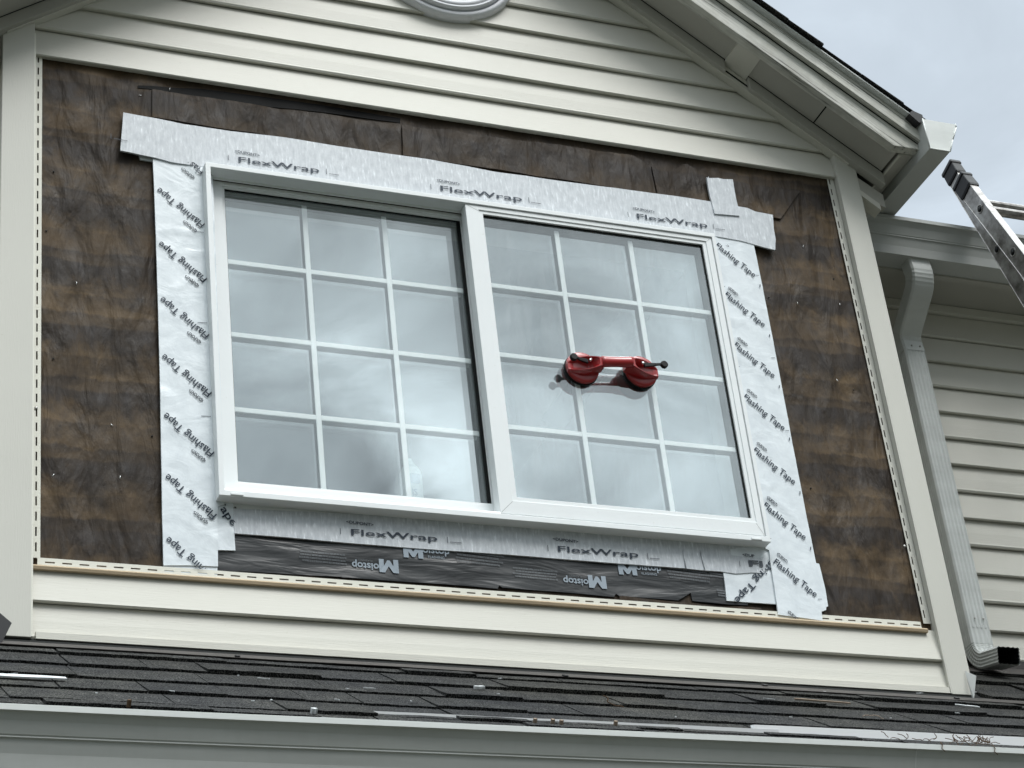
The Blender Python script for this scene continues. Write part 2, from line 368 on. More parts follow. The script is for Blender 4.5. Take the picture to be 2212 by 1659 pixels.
# horizontal nail hem and its weathered fold
hm = MB(); zA, zB = 2.5315, 2.5545
hx0, hx1 = 0.922, 3.497
def hem_h(mb, x0, x1, z0, z1, y, pitch, slot, m=0, zs=None, hs=.0042):
    zc = (z0 + z1) / 2 if zs is None else zs
    mb.box(x0, x1, y - .0012, y, z0, zc - hs / 2, m); mb.box(x0, x1, y - .0012, y, zc + hs / 2, z1, m)
    x = x0
    while x < x1:
        e = min(x + pitch - slot, x1); mb.box(x, e, y - .0012, y, zc - hs / 2, zc + hs / 2, m); x += pitch
hem_h(hm, hx0 + .02, hx1 - .01, zA, zB, -.014, .0431, .0245)
build('nail_hem', hm, M_HEM, house)
fd = MB(); fd.loft([[(x, -.0135, 2.5325), (x, -.022, 2.5315), (x, -.027, 2.526), (x, -.025, 2.5185), (x, -.0185, 2.517), (x, -.0135, 2.522)] for x in (hx0, hx1 + .003)])
build('siding_fold', fd, M_TAN, house)

# ================================================================== CORNER POSTS
def post(x0, x1, z0, z1, ztop_l, ztop_r, hemside):
    p = MB()
    y0, y1 = -.036, .03
    p.hexa([(x0, y0, z0), (x1, y0, z0), (x1, y0, ztop_r), (x0, y0, ztop_l)], [(x0, y1, z0), (x1, y1, z0), (x1, y1, ztop_r), (x0, y1, ztop_l)])
    o = build('corner_post', p, M_POST, house, .0016, 2)
    q = MB()
    if hemside > 0:
        q.box(x1 - .001, x1 + .0035, -.0355, -.028, z0 + .003, min(ztop_l, ztop_r) - .01)      # receiving channel lip
        zc0, zc1, xa, xb = 2.556, ZU + .004, x1 + .002, x1 + .026
    else:
        q.box(x0 - .0035, x0 + .001, -.0355, -.028, z0 + .003, min(ztop_l, ztop_r) - .03)
        zc0, zc1, xa, xb = 2.553, ZU + .004, x0 - .027, x0 - .002
    xs = xa + .013 if hemside > 0 else xa + .008; ws = .0042; yy = -.009
    q.box(xa, xs - ws / 2, yy - .0012, yy, zc0, zc1); q.box(xs + ws / 2, xb, yy - .0012, yy, zc0, zc1)
    z = zc0
    while z < zc1:
        q.box(xs - ws / 2, xs + ws / 2, yy - .0012, yy, z, min(z + .0175, zc1)); z += .0432
    build('nail_hem', q, M_HEM if hemside > 0 else M_POST, house)
post(.834, .924, 2.327, 4.3, rz(.834, CLIP + .01), rz(.924, CLIP + .01), 1)
post(3.528, 3.603, 2.322, 4.3, rz(3.528, CLIP + .01), rz(3.603, CLIP - .005), -1)

# ================================================================== FELT WALL (wrinkled sheets)
def sheet(name, poly, ybase, amp, mats, parent=None, cell=.014, hf=None, skirt=.004, extra=None):
    """poly: [(x,z)...]; a thin sheet with real wrinkles, its edge turned back to the wall"""
    bm = bmesh.new(); vs = [bm.verts.new((x, 0, z)) for x, z in poly]; bm.faces.new(vs)
    xs = [p[0] for p in poly]; zs = [p[1] for p in poly]
    for ax, lo, hi in ((0, min(xs), max(xs)), (2, min(zs), max(zs))):
        c = math.floor(lo / cell) * cell + cell
        while c < hi:
            co = [0, 0, 0]; no = [0, 0, 0]; co[ax] = c; no[ax] = 1
            bmesh.ops.bisect_plane(bm, geom=bm.verts[:] + bm.edges[:] + bm.faces[:], plane_co=co, plane_no=no, dist=1e-6); c += cell
    bmesh.ops.triangulate(bm, faces=[f for f in bm.faces if len(f.verts) > 4])
    for v in bm.verts: v.co.y = ybase - hf(v.co.x, v.co.z) * amp
    for f in bm.faces: f.smooth = True
    bmesh.ops.recalc_face_normals(bm, faces=bm.faces)
    for e in [e for e in bm.edges if e.is_boundary]:
        p, q = e.verts[0].co.copy(), e.verts[1].co.copy(); k_ = Vector((0, skirt, 0))
        f = bm.faces.new([bm.verts.new(c_) for c_ in (p, q, q + k_, p + k_)]); f.smooth = False
    me = bpy.data.meshes.new(name); bm.to_mesh(me); bm.free()
    if extra:                                       # printed marks: (verts, faces, mat index)
        mb = MB(); mb.v = [tuple(v.co) for v in me.vertices]; mb.f = [list(p.vertices) for p in me.polygons]
        mb.m = [0] * len(mb.f); mb.sm = [p.use_smooth for p in me.polygons]
        for vs_, fs_, mi in extra:
            mb.add([(x, ybase - hf(x, z) * amp - .0026, z) for x, z in vs_], fs_, mi)
        me = bpy.data.meshes.new(name); me.from_pydata(mb.v, [], mb.f); me.polygons.foreach_set('material_index', mb.m); me.polygons.foreach_set('use_smooth', mb.sm); me.update()
    for m in mats: me.materials.append(m)
    o = bpy.data.objects.new(name, me); COL.objects.link(o)
    if parent: o.parent = parent
    return o
def h_felt(x, z):
    s = x * 1.0 + z * .38
    a = 1.2 * (1 - 2 * abs(nse(s * 6, z * 2.6, .3))) + .9 * nse(s * 17, z * 5, 4.1) + .8 * nse(x * 2.4, z * 3.6, 8)
    return a
WX0, WX1, WZ0, WZ1 = 1.402, 3.015, 2.753, 3.824         # outer window frame
# wall core with the rough opening
core = MB()
core.box(.84, WX0 + .03, .002, .12, 2.2, 4.2); core.box(WX1 - .03, 3.60, .002, .12, 2.2, 4.2)
core.box(WX0 + .03, WX1 - .03, .002, .12, 2.2, WZ0 + .03); core.box(WX0 + .03, WX1 - .03, .002, .12, WZ1 - .03, 4.2)
core.prism([(.84, 4.2), (3.60, 4.2), (XC, rz(XC, CLIP))], .002, .12)
core.box(3.56, 3.60, .12, .46, 2.2, 4.15); core.box(.84, .88, .12, .46, 2.2, 4.15)
build('wall', core, M_SOF, house)
for pl in ([(.93, 2.5), (WX0 + .02, 2.5), (WX0 + .02, 4.2), (.93, 4.2)], [(WX1 - .02, 2.5), (3.53, 2.5), (3.53, 4.2), (WX1 - .02, 4.2)],
           [(WX0 + .02, 2.5), (WX1 - .02, 2.5), (WX1 - .02, WZ0 + .02), (WX0 + .02, WZ0 + .02)], [(WX0 + .02, WZ1 - .02), (WX1 - .02, WZ1 - .02), (WX1 - .02, 4.2), (WX0 + .02, 4.2)]):
    sheet('tar_paper', pl, -.001, .0032, [M_FELT], house, .022, h_felt, .003)
# newer felt sheets lapped over the head of the window, their free top edges standing off the wall
yF = -.009
def PX(pts, y): return [(W(p, y).x, W(p, y).z) for p in pts]
top1 = [T(0, 0, 985, 582), T(0, 0, 1200, 610), T(0, 0, 1500, 655), T(0, 0, 1800, 708), T(0, 0, 2212, 752), T(1, 0, 200, 790), T(1, 0, 380, 812)]
def wavy(pts, a=1.2):
    o = []
    for i in range(len(pts) - 1):
        for k in range(4):
            f = k / 4; o.append((pts[i][0] * (1 - f) + pts[i + 1][0] * f, pts[i][1] * (1 - f) + pts[i + 1][1] * f + a * (random.random() - .5)))
    return o + [pts[-1]]
sheet('tar_paper_flap', PX([T(0, 0, 985, 760), T(1, 0, 385, 1010)] [::-1] + wavy(top1), yF), yF, .0022, [M_FELT], house, .02, h_felt, .006)
top2 = [T(1, 0, 390, 815), T(1, 0, 560, 835), T(1, 0, 680, 840), T(1, 0, 850, 880), T(1, 0, 1100, 905), T(1, 0, 1400, 940), T(1, 0, 1700, 985), T(1, 0, 1890, 1010), T(1, 0, 2000, 1075)]
sheet('tar_paper_flap', PX([T(1, 0, 2040, 1260), T(1, 0, 398, 1010)] + wavy(top2), yF), yF, .0032, [M_FELT], house, .02, h_felt, .006)
top3 = [T(1, 0, 2010, 1080), T(1, 0, 2080, 1115), T(1, 0, 2150, 1115), T(1, 0, 2212, 1062), T(2, 0, 30, 1060), T(2, 0, 160, 1150), T(2, 0, 760, 1240)]
sheet('tar_paper_flap', PX([T(2, 0, 635, 1418), T(2, 0, 585, 1412), T(2, 0, 560, 1440), T(1, 0, 2052, 1275)] + wavy(top3, .5), yF + .001), yF + .001, .004, [M_FELT], house, .02, h_felt, .005)
low = [T(1, 2, 1400, 560), T(2, 2, 65, 560), T(2, 2, 120, 600), T(2, 2, 505, 622), T(2, 2, 512, 700), T(1, 2, 1400, 700)]
sheet('tar_paper_flap', PX([T(2, 2, 512, 760), T(2, 2, 505, 622), T(2, 2, 65, 595), T(1, 2, 1800, 545), T(1, 2, 1800, 700)], -.006), -.006, .003, [M_FELT], house, .02, h_felt, .004)
# thin dark horizontal slit of an old lap above: black sheet standing in for the gap's shade
sheet('tar_paper_flap', PX([T(0, 0, 892, 556), T(0, 0, 892, 572), T(0, 0, 1300, 625), T(0, 0, 1700, 690), T(0, 0, 2212, 742), T(1, 0, 380, 800), T(1, 0, 380, 770), T(0, 0, 2212, 700), T(0, 0, 1300, 575)], -.004), -.004, .002, [mat('slit_shade_black', (.006, .006, .006), .8, .2)], house, .03, h_felt, .003)

# ================================================================== RAKE, SOFFIT, FRIEZE (right and left slopes)
def band(mb, pts, o0, o1, y0, y1, xa, xb, side, m=0, horiz_end=None):
    """board following the roof slope between x offsets xa..xb (distance from ridge), vertical offsets o0..o1, depth y0..y1"""
    def P(r, off, y): x = XC + side * r; return (x, y, rz(x, off))
    mb.hexa([P(xa, o0, y0), P(xb, o0, y0), P(xb, o1, y0), P(xa, o1, y0)], [P(xa, o0, y1), P(xb, o0, y1), P(xb, o1, y1), P(xa, o1, y1)], m)
RX = 3.654 - XC                                     # half width where the rake board's lower edge ends
for side in (1, -1):
    S = lambda x: XC + side * x
    rb = MB(); xe = 3.752 - XC                      # outer end of the boards
    poly = [(S(0), rz(XC, 0)), (S(RX), 4.171), (S(xe), 4.171), (S(xe), rz(XC + xe, .098)), (S(0), rz(XC, .098))]
    rb.prism(poly, -.197, -.163); build('rake_board', rb, M_RAKE, house, .002, 2)
    rb = MB(); band(rb, None, .088, .131, -.217, -.165, 0, xe + .012, side); band(rb, None, .1335, .160, -.2165, -.165, 0, xe + .016, side)
    build('rake_trim', rb, M_RAKE, house, .0012, 2)
    rb = MB(); band(rb, None, .1305, .1340, -.2140, -.168, 0, xe + .008, side); band(rb, None, .0855, .0885, -.2000, -.168, 0, xe - .004, side); build('trim_gap', rb, M_BLK, house)
    de = MB()                                       # metal drip edge, flaring out
    P = lambda r, off, y: (XC + side * r, y, rz(XC + side * r, off))
    x2 = xe + .022
    de.hexa([P(0, .150, -.2175), P(x2, .150, -.2175), P(x2, .1535, -.236), P(0, .1535, -.236)], [P(0, .162, -.2175), P(x2, .162, -.2175), P(x2, .1585, -.236), P(0, .1585, -.236)])
    build('drip_edge', de, M_DSP, house)
    # soffit between wall and rake board
    sf = MB(); sxe = 3.680 - XC
    band(sf, None, .018, .024, -.165, -.03, 0, sxe, side)
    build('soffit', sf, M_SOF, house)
    sj = MB()                                       # joint strip and seams
    if side > 0:
        band(sj, None, .0125, .0185, -.1625, -.046, 3.170 - XC, 3.243 - XC, side); build('soffit_joint', sj, M_SIDE, house)
        sj = MB(); band(sj, None, .0165, .0185, -.161, -.064, 3.4575 - XC, 3.4605 - XC, side); build('soffit_seam', sj, M_BLK, house)
    # frieze channel against the wall (two steps), and the bird box board past the corner
    fz = MB()
    breaks = [(0, 3.167 - XC), (3.246 - XC, 3.688 - XC)] if side > 0 else [(0, 3.688 - XC)]
    for a, e in breaks:
        # main channel, cut square at the tail
        band(fz, None, -.030, .0175, -.062, -.030, a, e, side)
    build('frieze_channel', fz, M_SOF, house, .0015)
    fz = MB(); band(fz, None, -.034, .012, -.046, -.014, 0, 3.575 - XC, side)
    build('siding_channel', fz, M_SIDE, house, .001)
    fz = MB(); band(fz, None, -.016, -.0075, -.0468, -.0455, 0, 3.57 - XC, side); band(fz, None, .0165, .0180, -.0645, -.058, 0, 3.685 - XC, side); build('channel_shade_line', fz, M_BLK, house)  # black strips laid on as the shadow lines beside the channels
    # bird box
    bb = MB(); X = lambda v: S(v - XC)
    bb.prism([(X(3.60), 4.16), (X(3.682), 4.10), (X(3.688), 4.13), (X(3.688), 4.0575), (X(3.655), 4.035), (X(3.60), 4.075)][:1] + [(X(3.690), 4.10), (X(3.690), 4.048), (X(3.60), 4.08)], -.030, -.004)
    build('bird_box', bb, M_SOF, house)
    bb = MB(); bb.prism([(X(3.60), 4.083), (X(3.668), 4.031), (X(3.668), 4.057), (X(3.60), 4.106)], -.034, .012); build('bird_box_trim', bb, M_SIDE, house, .001)
    # eave fascia running back from the gable end
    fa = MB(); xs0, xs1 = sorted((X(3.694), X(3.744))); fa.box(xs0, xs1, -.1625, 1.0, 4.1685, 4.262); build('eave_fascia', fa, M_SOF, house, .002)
    fa = MB(); xs0, xs1 = sorted((X(3.690), X(3.697))); fa.box(xs0, xs1, -.1615, 1.0, 4.1625, 4.170); build('fascia_lip', fa, M_SIDE, house)
    es = MB(); xs0, xs1 = sorted((X(3.60), X(3.69))); es.box(xs0, xs1, .01, 1.0, 4.09, 4.10); build('eave_soffit', es, M_SOF, house)

# main gable roof slabs with ragged shingle edges
for side in (1, -1):
    rs = MB(); P = lambda r, off, y: (XC + side * r, y, rz(XC + side * r, off))
    x2 = 3.785 - XC
    rs.hexa([P(-.0, .159, -.230), P(x2, .159, -.230), P(x2, .169, -.230), P(0, .169, -.230)], [P(0, .159, 2.2), P(x2, .159, 2.2), P(x2, .169, 2.2), P(0, .169, 2.2)])
    r = 0.02; rnd = random.Random(5 + side)
    while r < x2 - .06:
        L_ = rnd.uniform(.11, .15); e = min(r + L_, x2 + .01); yy = -.240 - rnd.uniform(0, .014); lift = rnd.uniform(.001, .004)
        rs.hexa([P(r, .1695, yy), P(e, .1700, yy), P(e, .1725 + lift, yy), P(r, .171, yy)], [P(r, .1695, .4), P(e, .1700, .4), P(e, .1725 + lift, .4), P(r, .171, .4)])
        r = e
    build('roof_shingles', rs, M_SHI, house)
# overhanging curled starter shingle beside the gutter
cs = MB(); Bc = crop(3200, 400, .31646)
pts = [W(Bc(*q), -.245) for q in ((1200, 150), (1238, 108), (1365, 165), (1372, 200), (1345, 262), (1325, 258))]
cs.prism([(p.x, p.z) for p in pts], -.245, -.12); build('starter_shingle', cs, M_KBLK, house)

# ================================================================== K-STYLE GUTTERS
KP = [(0, 0), (-.078, 0), (-.084, .030), (-.094, .058), (-.0985, .0605), (-.0985, .0635), (-.101, .066), (-.112, .092), (-.1215, .106), (-.1270, .108), (-.1275, .121), (-.123, .1225), (-.122, .119), (-.124, .117), (-.1235, .110), (-.118, .108), (-.108, .092), (-.096, .066), (-.090, .058), (-.080, .030), (-.075, .003), (-.003, .003), (-.003, .121), (0, .121)]
def gutter(name, A, B, outdir, wob=0.0, cap_a=False, cap_b=False, scale=1.0, mat_=None, n=24):
    """A,B: back-bottom corner line; outdir: unit vector pointing away from the house"""
    A = Vector(A); B = Vector(B); u = Vector(outdir); mb = MB(); rings = []
    for i in range(n + 1):
        f = i / n; c = A.lerp(B, f) + Vector((0, 0, wob * nse(f * 6, 1.3, 0)))
        rings.append([c - u * d * scale + Vector((0, 0, z * scale)) for d, z in KP])
    mb.loft(rings, cap=True)
    o = build(name, mb, mat_ or M_GUT, house)
    for flag, c in ((cap_a, A), (cap_b, B)):
        if flag:
            d = (B - A).normalized() * (-1 if c is A else 1)
            mb = MB(); out_ = [(0, 0), (-.078, 0), (-.1000, .052), (-.1275, .108), (-.1275, .1225), (0, .1225)]
            r = lambda k, q: [c + d * k - u * (x * scale * q) + Vector((0, 0, z * scale * q)) for x, z in out_]
            mb.loft([r(.0, 1.0), r(.003, 1.0)]); e = build('gutter_end_cap', mb, M_GUTL, o, .0008)
            mb = MB()
            for k in range(len(out_)):
                x0, z0 = out_[k]; x1, z1 = out_[(k + 1) % len(out_)]
                if k == 4: continue
                mb.tube(c + d * .004 - u * x0 * scale + Vector((0, 0, z0 * scale)), c + d * .004 - u * x1 * scale + Vector((0, 0, z1 * scale)), .0022, n=6)
            build('end_cap_rim', mb, M_GUTL, o)
    return o
# side eave gutters (run back along Y)
gs = gutter('eave_gutter', (3.7455, -.250, 4.134), (3.7455, 1.0, 4.134), (1, 0, 0), cap_a=True, scale=.98)
gutter('eave_gutter', (2 * XC - 3.7455, -.250, 4.134), (2 * XC - 3.7455, 1.0, 4.134), (-1, 0, 0), cap_a=True, scale=.98)
# wing gutter
gutter('wing_gutter', (3.70, .228, 4.005), (7.0, .228, 4.005), (0, -1, 0), scale=1.0, wob=.001)
# porch gutter across the bottom, slightly fallen to the left
yb = -.555
zl = W((0, 1518.7), yb - .1275).z; zm = W((1106, 1562.5), yb - .1275).z; zr = W((2212, 1616), yb - .1275).z
pg = MB(); rings = []
for i in range(61):
    x = -1.5 + i * .125; f = (x - .72) / 2.5
    z = zl + (zr - zl) * f * .9 + .0012 * nse(x * 1.3, 0, 0) - .1215
    rings.append([(x, yb + d, z + zz_) for d, zz_ in KP])
pg.loft(rings, cap=True); porch_gutter = build('porch_gutter', pg, M_GUT, house)
sm = MB(); i_ = 30; a_, b_ = rings[i_], rings[i_ + 1]
for xx in (2.93,):
    k_ = int((xx + 1.5) / .125); f_ = (xx - rings[k_][0][0]) / .125
    cut = [Vector(p_).lerp(Vector(q_), f_) for p_, q_ in zip(rings[k_], rings[k_ + 1])][1:11]
    sm.loft([[p_ + Vector((dx_, -.0012, -.0006)) for p_ in cut] for dx_ in (0, .0016)], cap=False, closed=False); build('gutter_seam', sm, M_DSP, porch_gutter)
lipm = MB()
for i in range(60):
    a, b_ = rings[i], rings[i + 1]
    lipm.loft([[(a[9][0], a[9][1] - .0012, a[9][2] + .0), (a[9][0], a[9][1] - .0014, a[10][2]), (a[10][0], a[11][1], a[11][2] + .0012), (a[10][0], a[11][1], a[11][2])], [(b_[9][0], b_[9][1] - .0012, b_[9][2]), (b_[9][0], b_[9][1] - .0014, b_[10][2]), (b_[10][0], b_[11][1], b_[11][2] + .0012), (b_[10][0], b_[11][1], b_[11][2])]], cap=False)
build('gutter_lip', lipm, M_DSP, porch_gutter)
# porch eave below/behind the gutter
ev = MB(); ev.box(-1.6, 7, -.553, -.53, 1.735, 1.90); ev.box(-1.6, 7, -.60, -.05, 1.715, 1.733); build('porch_eave', ev, mat('porch_soffit', (.30, .29, .26), .6), house)
lw = MB(); lw.box(-1.6, 7, -.10, .5, -1.6, 1.715); build('lower_wall', lw, M_SIDE, house)
# white apron strips showing above the gutter lip
for (x0, x1, za, zb, tilt) in ((1.585, 2.62, .0, .0125, .004), (2.555, 4.6, -.004, .0225, .010)):
    ap = MB(); n = 20; rg = []
    for i in range(n + 1):
        x = x0 + (x1 - x0) * i / n; w = .0012 * nse(x * 5, 3, 1); zc = 1.928 + (x - 1.6) * .0052
        rg.append([(x, -.575, zc + za + w), (x, -.578, zc + zb + w), (x, -.560, zc + zb + .006 + w), (x, -.560, zc + za)])
    ap.loft(rg); build('gutter_apron', ap, M_APR, house)

# ================================================================== LOWER ROOF
SL = .70
def roofp(x, y, lift=0.0): return Vector((x, y, 2.31 + SL * (y + .03))) + Vector((0, -SL, 1)).normalized() * lift
deck = MB(); deck.hexa([roofp(-1.6, -.545, -.006), roofp(7, -.545, -.006), roofp(7, .46, -.002), roofp(-1.6, .46, -.002)], [roofp(-1.6, -.54, -.03), roofp(7, -.54, -.03), roofp(7, .46, -.03), roofp(-1.6, .46, -.03)])
roof = empty('roof', 'x', 'x'); del roof['label']; del roof['category']; roof.name = 'porch_roof'; roof.parent = house
build('roof_deck', deck, M_SHI, roof)
sh = MB(); tones = []; rnd = random.Random(11)
NC = 11; EX = .1155
for k in range(NC):
    yk = -.7135 + k * EX if k else -.64
    x = -1.6 + rnd.uniform(0, .3)
    while x < 6.0:
        w_ = rnd.choice([.15, .2, .26, .33, .4]) * rnd.uniform(.85, 1.1); e = x + w_
        if not (yk > -.06 and e > .84 and x < 3.60):
            th = rnd.choice([.005, .006, .008, .011]); j = rnd.uniform(-.003, .003); g_ = rnd.uniform(.0012, .0028)
            n = max(3, int(w_ / .012)); top, bot = [], []
            for i in range(n + 1):
                xx = x + g_ + (w_ - 2 * g_) * i / n; w2 = .0040 * nse(xx * 33, k * 3, 1) + .0026 * nse(xx * 120, k, 7); lf = .0015 * nse(xx * 12, k * 5, 2)
                top.append((xx, yk + j + w2, th + .003 + lf)); bot.append((xx, yk + j + w2 + .001, -.001))
            vs = [roofp(*p[:2], p[2]) for p in bot] + [roofp(*p[:2], p[2]) for p in top] + [roofp(p[0], yk + EX + .02, .0015) for p in top]
            m_ = n + 1; fs = []
            for i in range(n): fs += [(i, i + 1, m_ + i + 1, m_ + i), (m_ + i, m_ + i + 1, 2 * m_ + i + 1, 2 * m_ + i)]
            fs += [(0, m_, 2 * m_), (n, 2 * m_ + n, m_ + n)]
            sh.add(vs, fs); tones += [rnd.uniform(.90, 1.07)] * len(vs)
        x = e
so = build('shingles', sh, M_SHI, roof)
# give the tone attribute
def set_tone(o, vals):
    a = o.data.color_attributes.new('tone', 'FLOAT_COLOR', 'POINT')
    for i, v in enumerate(vals): a.data[i].color = (v, v * .99, v * .975, 1)
set_tone(so, tones)
for o in bpy.data.objects:
    if o.type == 'MESH' and M_SHI.name in [m.name for m in o.data.materials] and 'tone' not in o.data.color_attributes: set_tone(o, [1.0] * len(o.data.vertices))
# brown apron flashing at the foot of the gable wall
fl = MB(); rg = []
for i in range(41):
    x = .60 + 3.17 * i / 40; w = .0015 * nse(x * 3, 0, 3); dy = -.004 * max(0, min(1, (x - 1) / 3))
    rg.append([roofp(x, -.0935 + dy, .0125 + w), roofp(x, -.0930 + dy, .010 + w), roofp(x, -.060, .002), roofp(x, -.060, .0125 + w * .5)])
fl.loft(rg); build('roof_flashing', fl, M_BRN, roof)
fl = MB(); fl.hexa([roofp(.84, -.0605, .0005), roofp(3.62, -.0605, .0005), (3.62, -.004, 2.34), (.84, -.004, 2.34)], [roofp(.84, -.0605, .0035), roofp(3.62, -.0605, .0035), (3.62, -.0065, 2.345), (.84, -.0065, 2.345)]); build('wall_foot_shade', fl, M_BLK, roof)  # black strip standing in for the shade in the gap under the siding
fl = MB(); fl.box(3.62, 7, .41, .438, 2.60, 2.66); fl.add([roofp(3.62, .33, .012), roofp(7, .33, .012), roofp(7, .44, .012), roofp(3.62, .44, .012)], [(0, 1, 2, 3)]); build('roof_flashing', fl, M_BRN, roof)
for X_, Y_ in ((1.42, -.085), (2.30, -.088), (3.50, -.082), (2.905, -.06)): fl = MB(); fl.tube(roofp(X_, Y_, .012), roofp(X_, Y_, .016), .009 if X_ > 2 else .007, n=10); build('nail_head', fl, M_KBLK, roof)
# kick-out pieces
kk = MB(); C22 = lambda x, y: T(2, 2, x, y)
a, b1, c1, d1 = W(C22(1828, 1030), -.040), W(C22(1900, 1062), -.075), W(C22(1886, 1205), -.070), W(C22(1878, 1216), -.060)
kk.hexa([a, b1, c1, d1], [v + Vector((.0015, 0, 0)) for v in (a, b1, c1, d1)]); build('kickout_flashing', kk, M_KICK, roof)
kk = MB(); q = [W(p, -.09) for p in ((-60, 1296), (0, 1324), (25.5, 1345.5), (2, 1392), (-60, 1410))]
kk.prism([(v.x, v.z) for v in q], -.09, -.085); build('kickout_flashing', kk, M_KBLK, roof)

# ================================================================== WING (set-back wall to the right; mirror to the left)
YW = .440
wg = MB(); siding_rows(wg, 2.663, 14, 3.60, 7.0, YW, phase=1); build('wing_siding', wg, M_SIDE, house)
wg = MB(); wg.box(3.60, 7.0, YW + .001, YW + .1, 2.0, 4.2); build('wing_wall', wg, M_SOF, house)
wg = MB(); siding_rows(wg, 2.663, 14, -1.5, .84, YW, phase=1); build('wing_siding', wg, M_SIDE, house)
wg = MB(); wg.box(3.6, 7.0, .226, YW + .1, 4.018, 4.030); build('wing_soffit', wg, M_SOF, house)
wg = MB(); wg.box(3.6, 7.0, .2285, .252, 3.998, 4.128); build('wing_fascia', wg, M_SOF, house)
wg = MB(); wg.box(3.6, 7.0, YW - .028, YW - .002, 3.985, 4.017); build('wing_frieze', wg, M_SIDE, house, .002)
wr = MB(); wr.hexa([(3.6, .155, 4.115), (7, .155, 4.115), (7, 3.2, 6.25), (3.6, 3.2, 6.25)], [(3.6, .155, 4.123), (7, .155, 4.123), (7, 3.2, 6.258), (3.6, 3.2, 6.258)])
x = 3.8; rnd = random.Random(3)
while x < 6:
    w_ = rnd.uniform(.05, .25); z_ = 4.1225 + rnd.uniform(.001, .006); wr.hexa([(x, .12, z_ - .004), (x + w_, .12, z_ - .004), (x + w_, .4, z_ + .19), (x, .4, z_ + .19)], [(x, .12, z_ + .003), (x + w_, .12, z_ + .003), (x + w_, .4, z_ + .197), (x, .4, z_ + .197)]); x += w_
wro = build('wing_roof', wr, M_SHI, house); set_tone(wro, [1.0] * len(wro.data.vertices))
# solid floor/roof behind so no light leaks
bk = MB(); bk.box(-1.6, 7, YW + .1, 6, 1.7, 2.0); build('attic_floor', bk, M_ROOM, house)

# ================================================================== DOWNSPOUT
dsp = empty('downspout', 'x', 'x'); del dsp['label']; del dsp['category']; dsp.parent = house
def rrect(w, d, rib=0, n=3, amp=0.0):
    """corrugated rectangular section; returns (a, b) offsets: a across, b depth"""
    pts = []
    def side_(p, q, k, out_):
        for i in range(k):
            f = i / k; a = p[0] + (q[0] - p[0]) * f; b_ = p[1] + (q[1] - p[1]) * f
            w_ = amp * (math.cos(2 * math.pi * rib * f) * .5 - .5) * (1 if 0 < i < k else 0)
            pts.append((a + out_[0] * w_, b_ + out_[1] * w_))
    r = .006; W2, D2 = w / 2, d / 2
    side_((-W2 + r, -D2), (W2 - r, -D2), 30, (0, -1)); pts.append((W2 - r, -D2)); 
    side_((W2, -D2 + r), (W2, D2 - r), 14, (1, 0)); pts.append((W2, D2 - r))
    side_((W2 - r, D2), (-W2 + r, D2), 10, (0, 1)); pts.append((-W2 + r, D2))
    side_((-W2, D2 - r), (-W2, -D2 + r), 14, (-1, 0)); pts.append((-W2, -D2 + r))
    return pts
def pipe(mb, path, sec, crimp=None, m=0, cap=False):
    """path: list of points in a plane x=const; section 'across' = X"""
    rings = []; n = len(path)
    for i, p in enumerate(path):
        a = Vector(path[max(0, i - 1)]); b_ = Vector(path[min(n - 1, i + 1)]); d = (b_ - a).normalized()
        ax = Vector((1, 0, 0)); up = d.cross(ax).normalized()
        if up.y > 0 and abs(up.y) > .05: pass
        s = crimp(i) if crimp else 1.0
        rings.append([Vector(p) + ax * q[0] * s + (-up if up.y < 0 else up) * q[1] * s for q in sec] if False else [Vector(p) + ax * q[0] * s + up * (-q[1]) * s for q in sec])
    mb.loft(rings, m, cap=cap, smooth=False)
XD = 3.955; DWW, DDD = .082, .056
def arc(p0, d0, d1, r, n):
    """points of a bend in the YZ plane starting at p0 heading d0 and ending heading d1"""
    a0 = math.atan2(d0[1], d0[0]); a1 = math.atan2(d1[1], d1[0]); da = (a1 - a0 + math.pi) % (2 * math.pi) - math.pi
    pts = [Vector(p0)]; st = abs(da) * r / n
    for i in range(n):
        an_ = a0 + da * (i + .5) / n; pts.append(pts[-1] + Vector((0, math.cos(an_), math.sin(an_))) * st)
    return pts
sec = rrect(DWW, DDD, 5, amp=.0026)
flat = rrect(DWW * 1.03, DDD * 1.03, 1, amp=0)
# top: outlet stub -> bend back towards the wall -> offset leg -> bend down
p = [Vector((XD - .035, .190, 4.01)), Vector((XD - .035, .190, 3.975))]
XT = XD - .035
d_off = Vector((math.cos(rad(-42)), math.sin(rad(-42))))
a1 = arc(p[-1], (0, -1), d_off, .080, 14); leg_end = a1[-1] + Vector((0, d_off.x, d_off.y)) * .10
a2 = arc(leg_end, d_off, (0, -1), .070, 12)
path_ = p[:1] + a1 + a2; 
n_ = len(path_); yend = path_[-1].y; 
for v in path_:
    v.y = .190 + (v.y - .190) * (.372 - .190) / (yend - .190)      # land exactly on the straight pipe
    v.x = XT + (XD - XT) * max(0, min(1, (4.0 - v.z) / .22))
zend = path_[-1].z
def crimpf(i):
    if 3 <= i <= 10 or n_ - 9 <= i <= n_ - 2: return 1.0 - .028 * (i % 2)
    return 1.0
el = MB(); pipe(el, path_ + [Vector((XD, .372, zend - .035))], flat, crimpf); e1 = build('elbow', el, M_DSP, dsp)
st = MB(); pipe(st, [Vector((XD, .372, zend - .025)), Vector((XD, .372, 3.2)), Vector((XD, .372, 2.735))], sec); build('pipe', st, M_DSP, dsp)
for zc in (zend - .018, 2.766):
    for dx in (-.012, .020):
        rv = MB(); rv.tube((XD + dx, .343, zc), (XD + dx, .3395, zc), .0028, n=8); build('rivet', rv, M_NAIL, e1 if zc > 3 else dsp)
